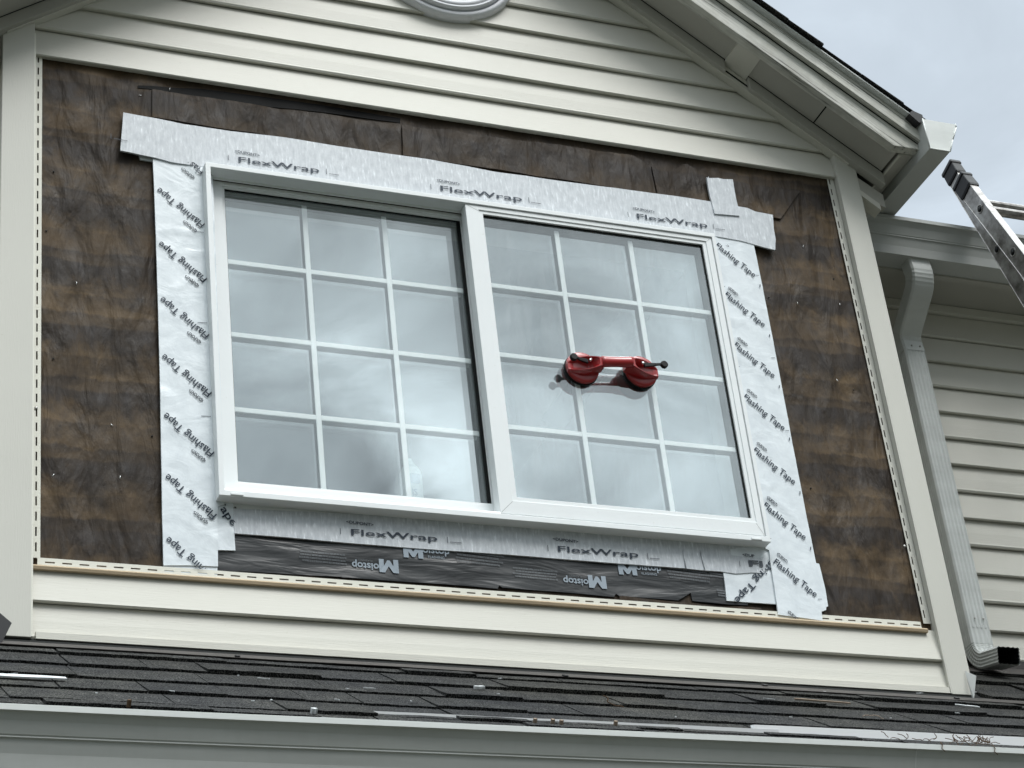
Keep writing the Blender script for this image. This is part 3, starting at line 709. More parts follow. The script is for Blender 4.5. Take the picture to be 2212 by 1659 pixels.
# bottom elbow kicking outwards over the shingles
d_out = (math.cos(rad(180 + 14)), math.sin(rad(180 + 14)))
a3 = arc(Vector((XD, .372, 2.682)), (0, -1), d_out, .075, 20)
pt = [Vector((XD, .372, 2.745)), Vector((XD, .372, 2.71))] + a3 + [a3[-1] + Vector((0, d_out[0], d_out[1])) * .085]
sec3 = rrect(DWW * 1.0, DDD * .98, 4, amp=.0022)
e3 = MB(); pipe(e3, pt, sec3, lambda i: 1.0 - .055 * (i % 2) if 3 <= i <= 19 else 1.0)
e3o = build('elbow', e3, M_DSP, dsp, 0)
inn = MB(); pipe(inn, pt[-12:], [(a_ * .90, b_ * .88) for a_, b_ in sec3]); 
cpt = pt[-3]; build('elbow_inside', inn, M_BLK, e3o)

# ================================================================== ROUND VENT
vt = empty('round_vent', 'x', 'x'); del vt['label']; del vt['category']; vt.parent = house
VC = (2.217, 4.795); 
def ringp(mb, prof, c, n=72, m=0):
    rings = [[(c[0] + r * math.cos(2 * math.pi * i / n), y, c[1] + r * math.sin(2 * math.pi * i / n)) for i in range(n)] for r, y in prof]
    mb.loft(rings, m, cap=False, smooth=True)
rv = MB(); ringp(rv, [(.253, -.008), (.253, -.030), (.247, -.043), (.243, -.0455), (.235, -.0455), (.232, -.043), (.231, -.024)], VC); build('vent_flange', rv, M_VENT, vt)
rv = MB(); ringp(rv, [(.2305, -.022), (.2275, -.052), (.2245, -.057), (.219, -.0575), (.2175, -.0545), (.216, -.0545), (.2145, -.0575), (.199, -.0575), (.196, -.054), (.194, -.046), (.188, -.044), (.04, -.044)], VC); build('vent_ring', rv, M_VENT, vt)
for k in range(8):
    zc = VC[1] - .17 + k * .044; hw = math.sqrt(max(.0001, .182 ** 2 - (zc - VC[1]) ** 2))
    lv = MB(); lv.hexa([(VC[0] - hw, -.050, zc), (VC[0] + hw, -.050, zc), (VC[0] + hw, -.0405, zc + .028), (VC[0] - hw, -.0405, zc + .028)], [(VC[0] - hw, -.043, zc), (VC[0] + hw, -.043, zc), (VC[0] + hw, -.0385, zc + .028), (VC[0] - hw, -.0385, zc + .028)]); build('louvre', lv, M_VENT, vt)

# ================================================================== WINDOW
win = empty('window', 'x', 'x'); del win['label']; del win['category']; win.parent = house
def frame(mb, x0, x1, z0, z1, wl, wr_, wb, wt, y0, y1, m=0):
    """mitred picture frame; butt ends meet on the mitre"""
    o = [(x0, z0), (x1, z0), (x1, z1), (x0, z1)]; i = [(x0 + wl, z0 + wb), (x1 - wr_, z0 + wb), (x1 - wr_, z1 - wt), (x0 + wl, z1 - wt)]
    rings = [[(x, y1, z) for x, z in o], [(x, y0, z) for x, z in o], [(x, y0, z) for x, z in i], [(x, y1, z) for x, z in i]]
    vs = [p_ for r in rings for p_ in r]; fs = []
    for k in range(4):
        k2 = (k + 1) % 4
        for j in range(4):
            j2 = (j + 1) % 4; fs.append((j * 4 + k, j * 4 + k2, j2 * 4 + k2, j2 * 4 + k))
    mb.add(vs, fs, m)
F0 = -.056
fr = MB(); frame(fr, WX0, WX1, WZ0, WZ1, .015, .012, .0165, .015, F0, .002)
frame(fr, WX0 + .010, WX1 - .010, WZ0 + .010, WZ1 - .0095, .012, .010, .016, .0052, -.028, .05)
frame(fr, WX0 + .018, WX1 - .018, WZ0 + .020, WZ1 - .0095, .008, .008, .012, .0044, -.010, .07)
build('window_frame', fr, M_WIN, win, .0012, 2)
# sloped track of the sill in front of the left sash
sk = MB(); sk.loft([[(x, -.055, WZ0 + .0165), (x, -.052, WZ0 + .024), (x, -.030, WZ0 + .027), (x, -.028, WZ0 + .034), (x, -.006, WZ0 + .038), (x, -.002, WZ0 + .036), (x, -.002, WZ0 + .012), (x, -.050, WZ0 + .012)] for x in (WX0 + .013, 2.189)]); build('sill_track', sk, M_WIN, win, .0008)
# nailing fin
fn = MB(); frame(fn, WX0 - .008, WX1 + .006, WZ0 - .022, WZ1 + .008, .03, .03, .034, .03, -.0115, -.0085); build('nailing_fin', fn, M_WIN, win)
for k in range(9):
    xx = 1.455 + k * .1935; sc_ = MB(); sc_.tube((xx, -.0115, WZ0 - .012), (xx, -.0145, WZ0 - .012), .0045, n=10); o = build('screw', sc_, M_NAIL, win)
    if k % 2 == 0:
        sc2 = MB(); sc2.box(xx - .0012, xx + .0012, -.0152, -.0144, WZ0 - .0148, WZ0 - .0092); build('screw_slot', sc2, M_BLK, win)
# weep-hole covers at both lower corners
for xx in (1.432, 2.952):
    wp = MB(); wp.box(xx, xx + .034, F0 - .0035, F0 + .001, WZ0 + .002, WZ0 + .0085); build('weep_cover', wp, M_WIN, win, .0008)
# left sash (recessed, slides behind the right one)
LX0, LX1, LZ0, LZ1 = 1.472, 2.192, 2.832, 3.786
ls = MB(); frame(ls, WX0 + .026, 2.235, WZ0 + .030, WZ1 - .0135, LX0 - WX0 - .034, 2.235 - LX1 - .008, LZ0 - WZ0 - .038, WZ1 - .0135 - LZ1 - .007, -.001, .045)
frame(ls, LX0 - .009, LX1 + .009, LZ0 - .009, LZ1 + .008, .009, .009, .009, .008, .0045, .040)
build('sash', ls, M_WIN, win, .001, 2)
gk = MB(); frame(gk, LX0 - .0005, LX1 + .0005, LZ0 - .0005, LZ1 + .0005, .002, .011, .002, .004, .0085, .011); build('gasket_shade', gk, M_BLK, win)  # black edging stands in for gap shadow, widest at the interlock recess
def pane(x0, x1, z0, z1, y, m_, nm='glass_pane'):
    p_ = MB(); p_.add([(x0, y, z0), (x1, y, z0), (x1, y, z1), (x0, y, z1)], [(0, 1, 2, 3)]); return build(nm, p_, m_, win)
pane(LX0 - .004, LX1 + .004, LZ0 - .004, LZ1 + .004, .0125, M_GL); pane(LX0 - .004, LX1 + .004, LZ0 - .004, LZ1 + .004, .0335, M_GLI)
def grille(x0, x1, z0, z1, y, xs, zs, w=.0150):
    p_ = MB(); dx = .0022
    for xc in xs: p_.box(xc - w / 2, xc + w / 2, y - dx, y + dx, z0 - .003, z1 - .012)
    ed = [x0 - .002] + [c_ for xc in xs for c_ in (xc - w / 2 - .0003, xc + w / 2 + .0003)] + [x1 + .002]
    for zc in zs:
        for k in range(0, len(ed), 2): p_.box(ed[k], ed[k + 1], y - dx, y + dx, zc - w / 2, zc + w / 2)
    return build('grille', p_, M_GRILLE, win, .0008)
grille(LX0, LX1 - .01, LZ0, LZ1, .022, (1.713, 1.956), (3.545, 3.303, 3.063))
M_SPC = bpy.data.materials.get('spacer_grey') or mat('spacer_grey', (.22, .23, .23), .5)
sp = MB(); frame(sp, LX0 - .004, LX1 + .003, LZ0 - .004, LZ1 + .004, .006, .006, .004, .006, .014, .032); build('glass_spacer', sp, M_SPC, win)
# right sash (in the front track)
RX0, RX1, RZ0, RZ1 = 2.2445, 2.970, 2.829, 3.781
rsx = MB(); frame(rsx, 2.189, WX1 - .0135, WZ0 + .0205, WZ1 - .0165, RX0 - 2.189 - .014, WX1 - .0135 - RX1 - .012, RZ0 - WZ0 - .0205 - .013, WZ1 - .0165 - RZ1 - .012, -.0515, -.016)
frame(rsx, RX0 - .0145, RX1 + .0125, RZ0 - .0135, RZ1 + .0125, .0145, .0125, .0135, .0125, -.0485, -.018)
build('sash', rsx, M_WIN, win, .001, 2)
M_JT = mat('joint_grey', (.3, .31, .31), .6)         # mitre joints, hairline grooves
for (ax, az, bx, bz) in ((2.191, WZ1 - .018, RX0, RZ1), (WX1 - .015, WZ1 - .018, RX1, RZ1), (2.191, WZ0 + .022, RX0, RZ0), (WX1 - .015, WZ0 + .022, RX1, RZ0)):
    d = Vector((bx - ax, 0, bz - az)); nn_ = Vector((-d.z, 0, d.x)).normalized() * .0005; a_ = Vector((ax, -.0518, az)) + d * .04; b_ = Vector((ax, -.0518, az)) + d * .70
    mt = MB(); mt.add([a_ - nn_, b_ - nn_, b_ + nn_, a_ + nn_], [(0, 1, 2, 3)]); build('mitre_joint', mt, M_JT, win)
gk = MB(); frame(gk, RX0 - .0005, RX1 + .0005, RZ0 - .0005, RZ1 + .0005, .0012, .004, .0012, .005, -.0425, -.040); build('gasket_shade', gk, M_BLK, win)  # black edging, gap shadow round the pane put in as colour
pane(RX0 - .004, RX1 + .004, RZ0 - .004, RZ1 + .004, -.0385, M_GLR); pane(RX0 - .004, RX1 + .004, RZ0 - .004, RZ1 + .004, -.0175, M_GLI)
grille(RX0, RX1, RZ0, RZ1, -.029, (2.486, 2.7295), (3.541, 3.303, 3.064))
M_SPC = bpy.data.materials.get('spacer_grey') or mat('spacer_grey', (.22, .23, .23), .5)
sp = MB(); frame(sp, RX0 - .004, RX1 + .004, RZ0 - .004, RZ1 + .004, .005, .007, .004, .006, -.037, -.019); build('glass_spacer', sp, M_SPC, win)
# interlock between the sashes: dark recess beside the right sash
il = MB(); il.box(2.194, 2.2, -.016, .0, WZ0 + .03, WZ1 - .03); il.box(2.2095, 2.2385, -.015, -.003, WZ0 + .03, WZ1 - .03); build('interlock', il, M_WIN, win)
# the room behind
rm = MB(); X0, X1, Y0, Y1, Z0, Z1 = .9, 3.5, .12, 3.2, 2.1, 4.5
rm.add([(X0, Y0, Z0), (X1, Y0, Z0), (X1, Y1, Z0), (X0, Y1, Z0), (X0, Y0, Z1), (X1, Y0, Z1), (X1, Y1, Z1), (X0, Y1, Z1)], [(0, 1, 2, 3), (4, 7, 6, 5), (0, 3, 7, 4), (1, 5, 6, 2), (2, 6, 7, 3)])
build('room', rm, M_ROOM, house)
st_ = MB(); st_.box(1.42, 3.0, .05, .20, 2.775, 2.795); build('interior_sill', st_, M_WIN, win)

# ================================================================== PRINTED TEXT
_tc = {}
def text_geo(s, bold=0.0):
    key = (s, bold)
    if key in _tc: return _tc[key]
    cu = bpy.data.curves.new('t', 'FONT'); cu.body = s; cu.size = 1; cu.offset = bold; cu.resolution_u = 3
    ob = bpy.data.objects.new('t', cu); COL.objects.link(ob); bpy.context.view_layer.update()
    me = bpy.data.meshes.new_from_object(ob.evaluated_get(bpy.context.evaluated_depsgraph_get()))
    vs = [(v.co.x, v.co.y) for v in me.vertices]; fs = [tuple(p.vertices) for p in me.polygons]
    bpy.data.objects.remove(ob); bpy.data.meshes.remove(me); bpy.data.curves.remove(cu)
    _tc[key] = (vs, fs); return vs, fs
def put(s, a, b_, h, mi, bold=.012, clipf=None):
    """text with its baseline from a to b_ (x,z) and capital height h"""
    vs, fs = text_geo(s, bold); x0 = min(v[0] for v in vs); x1 = max(v[0] for v in vs)
    a = Vector(a); b_ = Vector(b_); d = b_ - a; u = Vector((-d.y, d.x)).normalized()
    o = [tuple(a + d * ((x - x0) / (x1 - x0)) + u * (y / .70 * h)) for x, y in vs]
    if clipf: fs = [f for f in fs if all(clipf(*o[i]) for i in f)]
    return (o, fs, mi)
def big_m(a, b_, h, mi):
    pts = [(0, 0), (0, .7), (.23, .7), (.41, .36), (.59, .7), (.82, .7), (.82, 0), (.61, 0), (.61, .34), (.46, .05), (.36, .05), (.21, .34), (.21, 0)]
    a = Vector(a); b_ = Vector(b_); d = b_ - a; u = Vector((-d.y, d.x)).normalized()
    return ([tuple(a + d * (x / .82) + u * (y / .7 * h)) for x, y in pts], [tuple(range(13))], mi)
def bar(a, b_, w, mi):
    a = Vector(a); b_ = Vector(b_); d = (b_ - a).normalized(); u = Vector((-d.y, d.x)) * w / 2
    return ([tuple(a - u), tuple(b_ - u), tuple(b_ + u), tuple(a + u)], [(0, 1, 2, 3)], mi)
def small_print(a, b_, rows, gap, h, mi, rnd):
    out_ = []; a = Vector(a); b_ = Vector(b_); d = b_ - a; u = Vector((-d.y, d.x)).normalized()
    for r in range(rows):
        f = rnd.uniform(0, .06)
        while f < 1 - rnd.uniform(0, .12):
            w_ = rnd.uniform(.02, .07); p0 = a + d * f - u * gap * r; p1 = a + d * min(1, f + w_) - u * gap * r
            for q_ in (-.28, .25): out_.append(bar(p0 + u * h * q_, p1 + u * h * q_, h * .22, mi))
            k = 0; L_ = (p1 - p0).length
            while k < L_: pp = p0 + (p1 - p0) * (k / L_); out_.append(bar(pp - u * h * .45, pp + u * h * .45, h * .18, mi)); k += h * rnd.uniform(.4, .9)
            f += w_ + .012
    return out_
rr = random.Random(2)
def h_tape(x, z):
    n_ = nse(x * 7 + z * 3, z * 9, 3.3); m_ = nse(x * 5, z * 6, 7.7)
    crease = 1.6 * max(0, .10 - abs(n_)) / .10 * max(0, min(1, m_ * 4 + .3))
    fin = 0.0
    if 1.3 < x < 1.5 and z > 2.72: fin = 2.2 / (1 + math.exp(-(x - 1.379) / .0016))
    if 2.9 < x < 3.1 and z > 2.72: fin = 2.2 / (1 + math.exp((x - 3.038) / .0016))
    for zs in (3.69, 3.48, 3.24, 2.99, 2.83): fin += 2.0 * math.exp(-((x - 1.388) ** 2 + (z - zs) ** 2) / .00004)
    return .55 * nse(x * 8, z * 10, 1.1) + .35 * nse(x * 20 + z * 8, z * 22, 5.5) + crease + fin
def h_flex(x, z): return .6 * nse(x * 16, z * 3, 3.1) + .5 * nse(x * 5, z * 5, 9)
def h_poly(x, z): return .8 * (1 - 2 * abs(nse(x * 3 + z * 3, z * 16, 1.7))) + .5 * nse(x * 7, z * 26, 4)
def roughen(poly, amp=.0008, step=.035):
    o = []
    for i in range(len(poly)):
        a = Vector(poly[i]); b_ = Vector(poly[(i + 1) % len(poly)]); n = max(1, int((b_ - a).length / step))
        for k in range(n): q_ = a.lerp(b_, k / n); o.append((q_.x + (amp * (rr.random() - .5) * 2 if k else 0), q_.y + (amp * (rr.random() - .5) * 2 if k else 0)))
    return o
TG = 'strips of window flashing stuck to the tar paper'
# --- black polyethylene sheet below the window
yP = -.0072
pol = PX([(471.7, 1140), (471.7, 1189), (470.7, 1232.7), T(0, 2, 1800, 398), T(0, 2, 2212, 422), (737, 1247.7), T(1, 2, 400, 452), T(1, 2, 800, 478), T(1, 2, 1010, 500), T(1, 2, 1022, 478), T(1, 2, 1040, 492), T(1, 2, 1400, 518), T(1, 2, 1765, 552), T(1, 2, 1778, 530), T(1, 2, 1800, 545), T(1, 2, 2180, 575), T(2, 2, 20, 545), T(2, 2, 50, 525), T(2, 2, 62, 578), T(2, 2, 300, 600), T(2, 2, 420, 606), T(2, 2, 420, 240)], yP)
ex = []
Mc = crop(1340, 2100, .226)
for k in range(-1, 4):
    x0 = 1.912 + .63 * k; 
    if k in (0, 1): 
        ex.append(big_m((x0, 2.636), (x0 + .056, 2.636), .036, 1)); ex.append(put('oistop', (x0 + .055, 2.655), (x0 + .132, 2.656), .0215, 2, .02)); ex.append(put('FLASHING', (x0 + .070, 2.640), (x0 + .116, 2.640), .0075, 2, 0))
        ex += small_print((x0 + .15, 2.668), (x0 + .29, 2.662), 4, .0095, .0058, 3, rr)
    x1 = 1.893 + .604 * k
    if k in (0, 1):
        ex.append(big_m((x1, 2.6275), (x1 - .052, 2.6275), .040, 1)) if False else ex.append(big_m((x1 + .002, 2.626), (x1 - .052, 2.626), .039, 1))
        ex.append(put('oistop', (x1 - .052, 2.611), (x1 - .127, 2.612), .0205, 2, .02)); ex.append(put('FLASHING', (x1 - .070, 2.6215), (x1 - .108, 2.6215), .0062, 3, 0))
        ex += small_print((x1 - .14, 2.603), (x1 - .275, 2.606), 4, -.0085 * -1, .0055, 3, rr)
ex += small_print((1.49, 2.706), (1.60, 2.700), 3, .007, .005, 3, rr)
ex += small_print((2.825, 2.672), (2.878, 2.668), 3, .0085, .0055, 3, rr); ex += small_print((2.84, 2.61), (2.88, 2.608), 3, .008, .0055, 3, rr)
o = sheet('flashing_sheet', pol, yP, .0032, [M_POLY, M_INKW, M_INKW, M_INKD], None, .011, h_poly, .006, ex)
tag(o, 'wrinkled black plastic flashing with pale printing, below the window', 'flashing', TG)
# --- corner piece lower right, laid sideways
yQ = -.0125
cp = PX([T(2, 2, 262, 384), T(2, 2, 275, 470), T(2, 2, 285, 575), T(2, 2, 615, 597), T(2, 2, 640, 400), T(2, 2, 560, 215), T(2, 2, 260, 250)], yQ)
C22 = lambda x, y: T(2, 2, x, y)
a, b_ = W(C22(520, 395), yQ), W(C22(345, 590), yQ)
ex = [put('Flashing Tape', (b_.x + (a.x - b_.x) * 1.45, b_.z + (a.z - b_.z) * 1.45 + .004), (b_.x, b_.z + .0), .0215, 1, .012)]
# reversed reading direction (printed upside down, running down to the left)
sheet_o = sheet('flashing_tape', cp, yQ, .0018, [M_TAPE, M_INK], None, .012, h_tape, .005, [put('Flashing Tape', PX([C22(620, 255)], yQ)[0], PX([C22(330, 568)], yQ)[0], .0215, 1, .012)])
tag(sheet_o, 'short white tape piece, print running down-left, under the lower right window corner', 'tape', TG)
# --- corner piece lower left
yQ2 = -.013
cp = PX([(466, 1085), (466, 1189), (471, 1188.3), (508.7, 1188.9), (506, 1150), (502, 1085)], yQ2)
sheet_o = sheet('flashing_tape', roughen(cp), yQ2, .0014, [M_TAPE, M_INK], None, .012, h_tape, .005, [put('Tape', PX([T(0, 2, 1385, -60)], yQ2)[0], PX([T(0, 2, 1505, 95)], yQ2)[0], .0215, 1, .012)])
tag(sheet_o, 'small white tape piece with the end of a word, between left tape and black flashing', 'tape', TG)
# --- silver strip under the window
yS = -.0155
bs = PX([(503, 1098), (506.7, 1152), (620, 1160.5), (737, 1171.3), T(1, 2, 500, 236), T(1, 2, 1100, 277), T(1, 2, 1700, 326), (1474.7, 1227), T(2, 2, 130, 377), T(2, 2, 250, 385), T(2, 2, 345, 399), T(2, 2, 450, 392), (1651.4, 1237.7), (1657, 1200), (1650, 1170), T(1, 2, 1100, 60)], yS)
ex = []
for k, x0 in enumerate((1.768, 2.363, 2.953)):
    if k < 2: ex.append(put('FlexWrap', (x0, 2.688), (x0 + .243, 2.690), .0175, 1, .010)); ex.append(put('<DUPONT>', (x0 - .012, 2.722), (x0 + .064, 2.7185), .0085, 1, .02))
    else: ex.append(put('Fl', (x0, 2.692), (x0 + .045, 2.692), .0175, 2, .03)); ex.append(put('<DUP', (x0 - .016, 2.722), (x0 + .022, 2.720), .0085, 1, .02))
    ex.append(bar((x0 - .030, 2.687), (x0 - .030, 2.705), .0016, 2)); ex.append(bar((x0 + .272, 2.687), (x0 + .272, 2.705), .0016, 2)) if k < 2 else None
    if k < 2: ex += small_print((x0 + .278, 2.690), (x0 + .312, 2.690), 1, .003, .0034, 2, rr)
ex = [e for e in ex if e]
sheet_o = sheet('flashing_tape', bs, yS, .0012, [M_FLEX, M_INK, M_INKG], None, .012, h_flex, .006, ex)
tag(sheet_o, 'silver fibrous flashing strip with dark lettering directly below the window', 'tape', TG)
for (xa, ya, xb, yb2) in ((600 - 600 + 2, 245, 22, 365), (115, 250, 145, 378)):                     # folds in the silver strip
    a, b_ = W(C22(xa, ya), yS - .002), W(C22(xb, yb2), yS - .002); f_ = MB(); f_.tube(a, b_, .0016, n=6); fo = build('crease', f_, M_FLEX, sheet_o)
# --- tail piece of the left tape, then the long left tape
yL = -.014
tp = PX([(353.6, 1205), (353.3, 1240.5), (411, 1244), (469.7, 1248.2), (470, 1205)], yL)
sheet_o = sheet('flashing_tape', tp, yL, .001, [M_TAPE, M_INK], None, .012, h_tape, .005)
tag(sheet_o, 'short white tape end peeking out below the foot of the long left tape', 'tape', TG)
tp = PX([T(0, 0, 900, 998), T(0, 0, 908, 1033), T(0, 0, 990, 1046), T(0, 0, 1200, 1075), T(0, 0, 1335, 1090), T(0, 0, 1335, 1050)], -.010)
sheet_o = sheet('flashing_tape', tp, -.010, .001, [M_TAPE, M_INK], None, .012, h_tape, .005)
tag(sheet_o, 'thin white tape edge slipping out under the left end of the silver top strip', 'tape', TG)
yL = -.017
lt = PX([(330.3, 344), (333, 400), (338.3, 553), (341, 640), (345, 786), (348, 950), (350.5, 1106), (353.3, 1221), (410, 1221), (471, 1223.3), (470, 1095), (485, 1090), (458, 352)], yL)
ex = []; dxt = .135
def lclip(x, z): return z < 3.80
for k in range(8):
    zF = 3.815 - .1835 * k + (.0 if k else 0); ze = zF + .109
    txt = 'Flashing Tape'
    if k == 0: ex.append(put(txt, (1.408, zF + .002), (1.282, ze), .0215, 1, .012, lambda x, z: z < 3.845 and x > 1.29))
    elif k == 7: ex.append(put(txt, (1.401, zF), (1.275, ze), .0215, 1, .012, lambda x, z: z > 2.553 and x < 1.42))
    else: ex.append(put(txt, (1.404, zF), (1.278, ze), .0215, 1, .012))
    if k != 7: ex.append(put('<DUPONT>', (1.382, zF - .024), (1.346, zF + .008), .0105, 2, .03))
    if k in (1, 3, 4, 6): pass
for zc in (3.602, 3.302, 3.007, 2.70): ex.append(bar((1.372, zc), (1.398, zc), .0016, 1))
sheet_o = sheet('flashing_tape', lt, yL, .0015, [M_TAPE, M_INK, M_INKG], None, .0115, h_tape, .006, ex)
tag(sheet_o, 'long white printed tape down the left side of the window, its words upside down', 'tape', TG)
# --- long right tape
yR = -.0185
tb = PX([T(2, 2, 860, 330), T(2, 2, 885, 335), T(2, 2, 925, 500), (1789, 1309.3), (1785, 1311), (1784.7, 1317.7), (1770, 1318), (1760, 1290), (1755, 1240)], -.0125)
sheet_o = sheet('flashing_tape', tb, -.0125, .001, [M_TAPE, M_INK], None, .012, h_tape, .005)
tag(sheet_o, 'narrow white tape sliver sticking out beside the foot of the right tape', 'tape', TG)
rt = PX([(1530, 505), (1546.3, 508), (1590, 518), (1628, 528), (1634, 553), (1660, 684), (1686.3, 819.7), (1713, 963), (1741, 1108), (1763, 1216), (1768, 1240), (1779, 1295), (1783, 1318), (1774.7, 1321), (1777.3, 1341), (1730, 1334), (1681.4, 1327.7), (1678.7, 1306), (1670, 1250), (1660.5, 1189), (1640, 1180), (1640, 1165)], yR)
ex = []
for k in range(8):
    zF = 3.814 - .1828 * k
    f = (lambda x, z: z > 2.521) if k == 7 else (lambda x, z: x > 3.028)
    if k < 7: ex.append(put('Flashing Tape', (3.030, zF - .012), (3.147, zF - .112), .0215, 1, .012, f))
    ex.append(put('<DUPONT>', (3.046, zF + .017), (3.075, zF - .010), .0105, 2, .03, lambda x, z: z < 3.815))
for zc in (3.633 + .0, 3.345, 3.052, 2.765): ex.append(bar((3.030, zc + .018), (3.038, zc + .0185), .0016, 1)); 
for zc in (3.712, 3.41, 3.155, 2.60): ex.append(bar((3.155, zc), (3.168, zc + .001), .0016, 1))
for k in range(6): zc = 3.672 - .182 * k; ex.append(bar((3.1625, zc - .004), (3.1645, zc + .006), .003, 1))
sheet_o = sheet('flashing_tape', rt, yR, .0014, [M_TAPE, M_INK, M_INKG], None, .0115, h_tape, .006, ex)
tag(sheet_o, 'long white printed tape down the right side of the window, words upright', 'tape', TG)
# --- silver strip across the top
yT = -.021
tt = PX([T(0, 0, 780, 975), T(0, 0, 845, 988), T(0, 0, 900, 1000), T(0, 0, 1000, 1020), T(0, 0, 1110, 1050), T(0, 0, 1330, 1082), (480, 372), (1008, 450), (1530, 512), T(2, 0, 215, 1530), T(2, 0, 300, 1546), T(2, 0, 380, 1560), T(2, 0, 460, 1583), (1650, 534), T(2, 0, 600, 1620), T(2, 0, 603, 1550), T(2, 0, 590, 1480), T(2, 0, 585, 1392), T(2, 0, 470, 1370), T(2, 0, 420, 1347), T(2, 0, 350, 1335), T(2, 0, 180, 1305), (1474.7, 425.5), T(1, 0, 1900, 1235), T(1, 0, 1400, 1170), T(1, 0, 1200, 1140), T(1, 0, 1000, 1113), T(1, 0, 820, 1078), T(1, 0, 560, 1030), T(1, 0, 300, 995), T(1, 0, 0, 950), T(0, 0, 1850, 890), T(0, 0, 1500, 850), T(0, 0, 1200, 805), T(0, 0, 1000, 765), T(0, 0, 870, 742), T(0, 0, 800, 728)], yT)
ex = []
for k, x0 in enumerate((1.510, 2.128, 2.772)):
    xe_ = x0 + (.242 if k != 1 else .262)
    ex.append(put('FlexWrap', (x0, 3.866), (xe_, 3.868), .0185, 1, .010)); ex.append(put('<DUPONT>', (x0 - .010, 3.899), (x0 + .064, 3.8955), .0085, 1, .02))
    ex.append(bar((x0 - .030, 3.866), (x0 - .030, 3.885), .0016, 2)); ex.append(bar((xe_ + .022, 3.866), (xe_ + .022, 3.886), .0016, 2))
    ex += small_print((xe_ + .028, 3.869), (xe_ + .062, 3.869), 1, .003, .0034, 2, rr)
ex += [bar((1.141, 3.884), (1.141, 3.902), .0016, 2)] + small_print((1.148, 3.886), (1.19, 3.884), 1, .003, .0034, 2, rr)
sheet_o = sheet('flashing_tape', tt, yT, .0012, [M_FLEX, M_INK, M_INKG], None, .012, h_flex, .006, ex)
tag(sheet_o, 'wide silver fibrous flashing strip with dark lettering across the top of the window', 'tape', TG)
C8 = crop(2700, 650, .211)
pp = PX([C8(540, 905), C8(770, 925), C8(1010, 945), C8(985, 800), C8(945, 640), C8(905, 420), C8(880, 265), C8(700, 262), C8(600, 240), C8(432, 243), C8(425, 210), C8(415, 250), C8(392, 222), C8(415, 380), C8(450, 560), C8(490, 700), C8(515, 800)], -.025)
sheet_o = sheet('flashing_tape', pp, -.025, .0015, [M_FLEX, M_INK], None, .012, h_flex, .007)
tag(sheet_o, 'small upright silver patch stuck over the top strip near its right end', 'tape', TG)

# staples and nail heads on the felt
M_STAP = mat('bright_staple', (.85, .85, .85), .3, .5, .4)
for i, (px, r_) in enumerate(((T(0, 0, 1100, 577), 80), (T(0, 0, 908, 617), 10), (T(0, 1, 496, 176), 80), (T(0, 1, 778, 1433), 80), (T(0, 1, 345, 1420), 60), (T(0, 1, 725, 1095), -40), (T(2, 0, 452, 1337), 80), (T(2, 0, 782, 1595), 75), (T(2, 1, 745, 305), 85), (T(2, 1, 1018, 313), 85), (T(2, 1, 1002, 805), -40), (T(2, 0, 620, 1372), 60))):
    p_ = W(px, -.006); d = Vector((math.cos(rad(r_)), 0, math.sin(rad(r_)))) * .0042; s_ = MB(); s_.tube(p_ - d, p_ + d, .0009, n=6); build('staple', s_, M_STAP, house)
for px in (T(0, 1, 345, 665 - 0), T(0, 1, 985, 1168), T(2, 1, 830, 1505), T(2, 1, 558, 268), T(2, 1, 1108, 868), T(0, 0, 348, 1113), T(0, 0, 300, 1497), T(2, 1, 978, 148)):
    p_ = W(px, -.005); s_ = MB(); s_.tube(p_, p_ - Vector((0, .0012, 0)), .0026, n=8); build('nail_hole', s_, M_BLK, house)
for px in (T(0, 2, 262, 370), T(0, 2, 1900, 482), T(1, 2, 930, 568), T(1, 2, 2085, 652), T(2, 2, 802, 719), T(0, 1, 233, 985), T(2, 2, 1437, 222)):
    y_ = -.0155 if px[1] > 1215 else -.0105
    p_ = W(px, y_); s_ = MB(); s_.tube(p_, p_ - Vector((0, .0025, 0)), .0042, n=10); build('nail', s_, M_NAIL, house)

# ================================================================== SUCTION LIFTER
lif = empty('suction_lifter', 'red double suction cup glass lifter clamped on the right window pane', 'suction lifter')
LZc = 3.283; YG = -.0385; cups = [(2.4975, 3.274), (2.6855, 3.284)]
def lathe_y(mb, c, prof, n=40, m=0):
    rings = [[(c[0] + r * math.cos(2 * math.pi * i / n), YG - d, c[1] + r * math.sin(2 * math.pi * i / n)) for i in range(n)] for r, d in prof]
    mb.loft(rings, m, cap=True, smooth=True)
body = MB()
for c in cups: lathe_y(body, c, [(.0490, .008), (.0512, .010), (.0512, .0170), (.0495, .0190), (.043, .0205), (.030, .0215), (.004, .022)])
# housings: raised elongated shells from each cup into the grip
def shell(mb, c, s):
    rings = []
    for i in range(17):
        f = i / 16; x = c[0] + s * (-.050 + f * .108); hw = .007 + .021 * math.sin(math.pi * min(1, f * .86 + .10)) ** .8
        hw = hw * (1 - .2 * f); top = .024 + .034 * min(1, f * 1.25) ** .9; zc = c[1] - .003 + .006 * f
        cav = (math.sin(math.pi * min(1, max(0, (f - .04) / .74))) ** .6 if .04 < f < .78 else 0) * min(.034, top - .016); rim = .0028 if cav > 0 else hw * .5
        rings.append([(x, YG - .014, zc - hw * 1.15), (x, YG - top * .7, zc - hw * 1.05), (x, YG - top, zc - hw * .86), (x, YG - top, zc - hw * .86 + rim * .6), (x, YG - top + cav, zc - hw * .45),
                      (x, YG - top + cav, zc + hw * .45), (x, YG - top, zc + hw * .86 - rim * .6), (x, YG - top, zc + hw * .86), (x, YG - top * .7, zc + hw * 1.05), (x, YG - .014, zc + hw * 1.15)])
    mb.loft(rings, smooth=False)
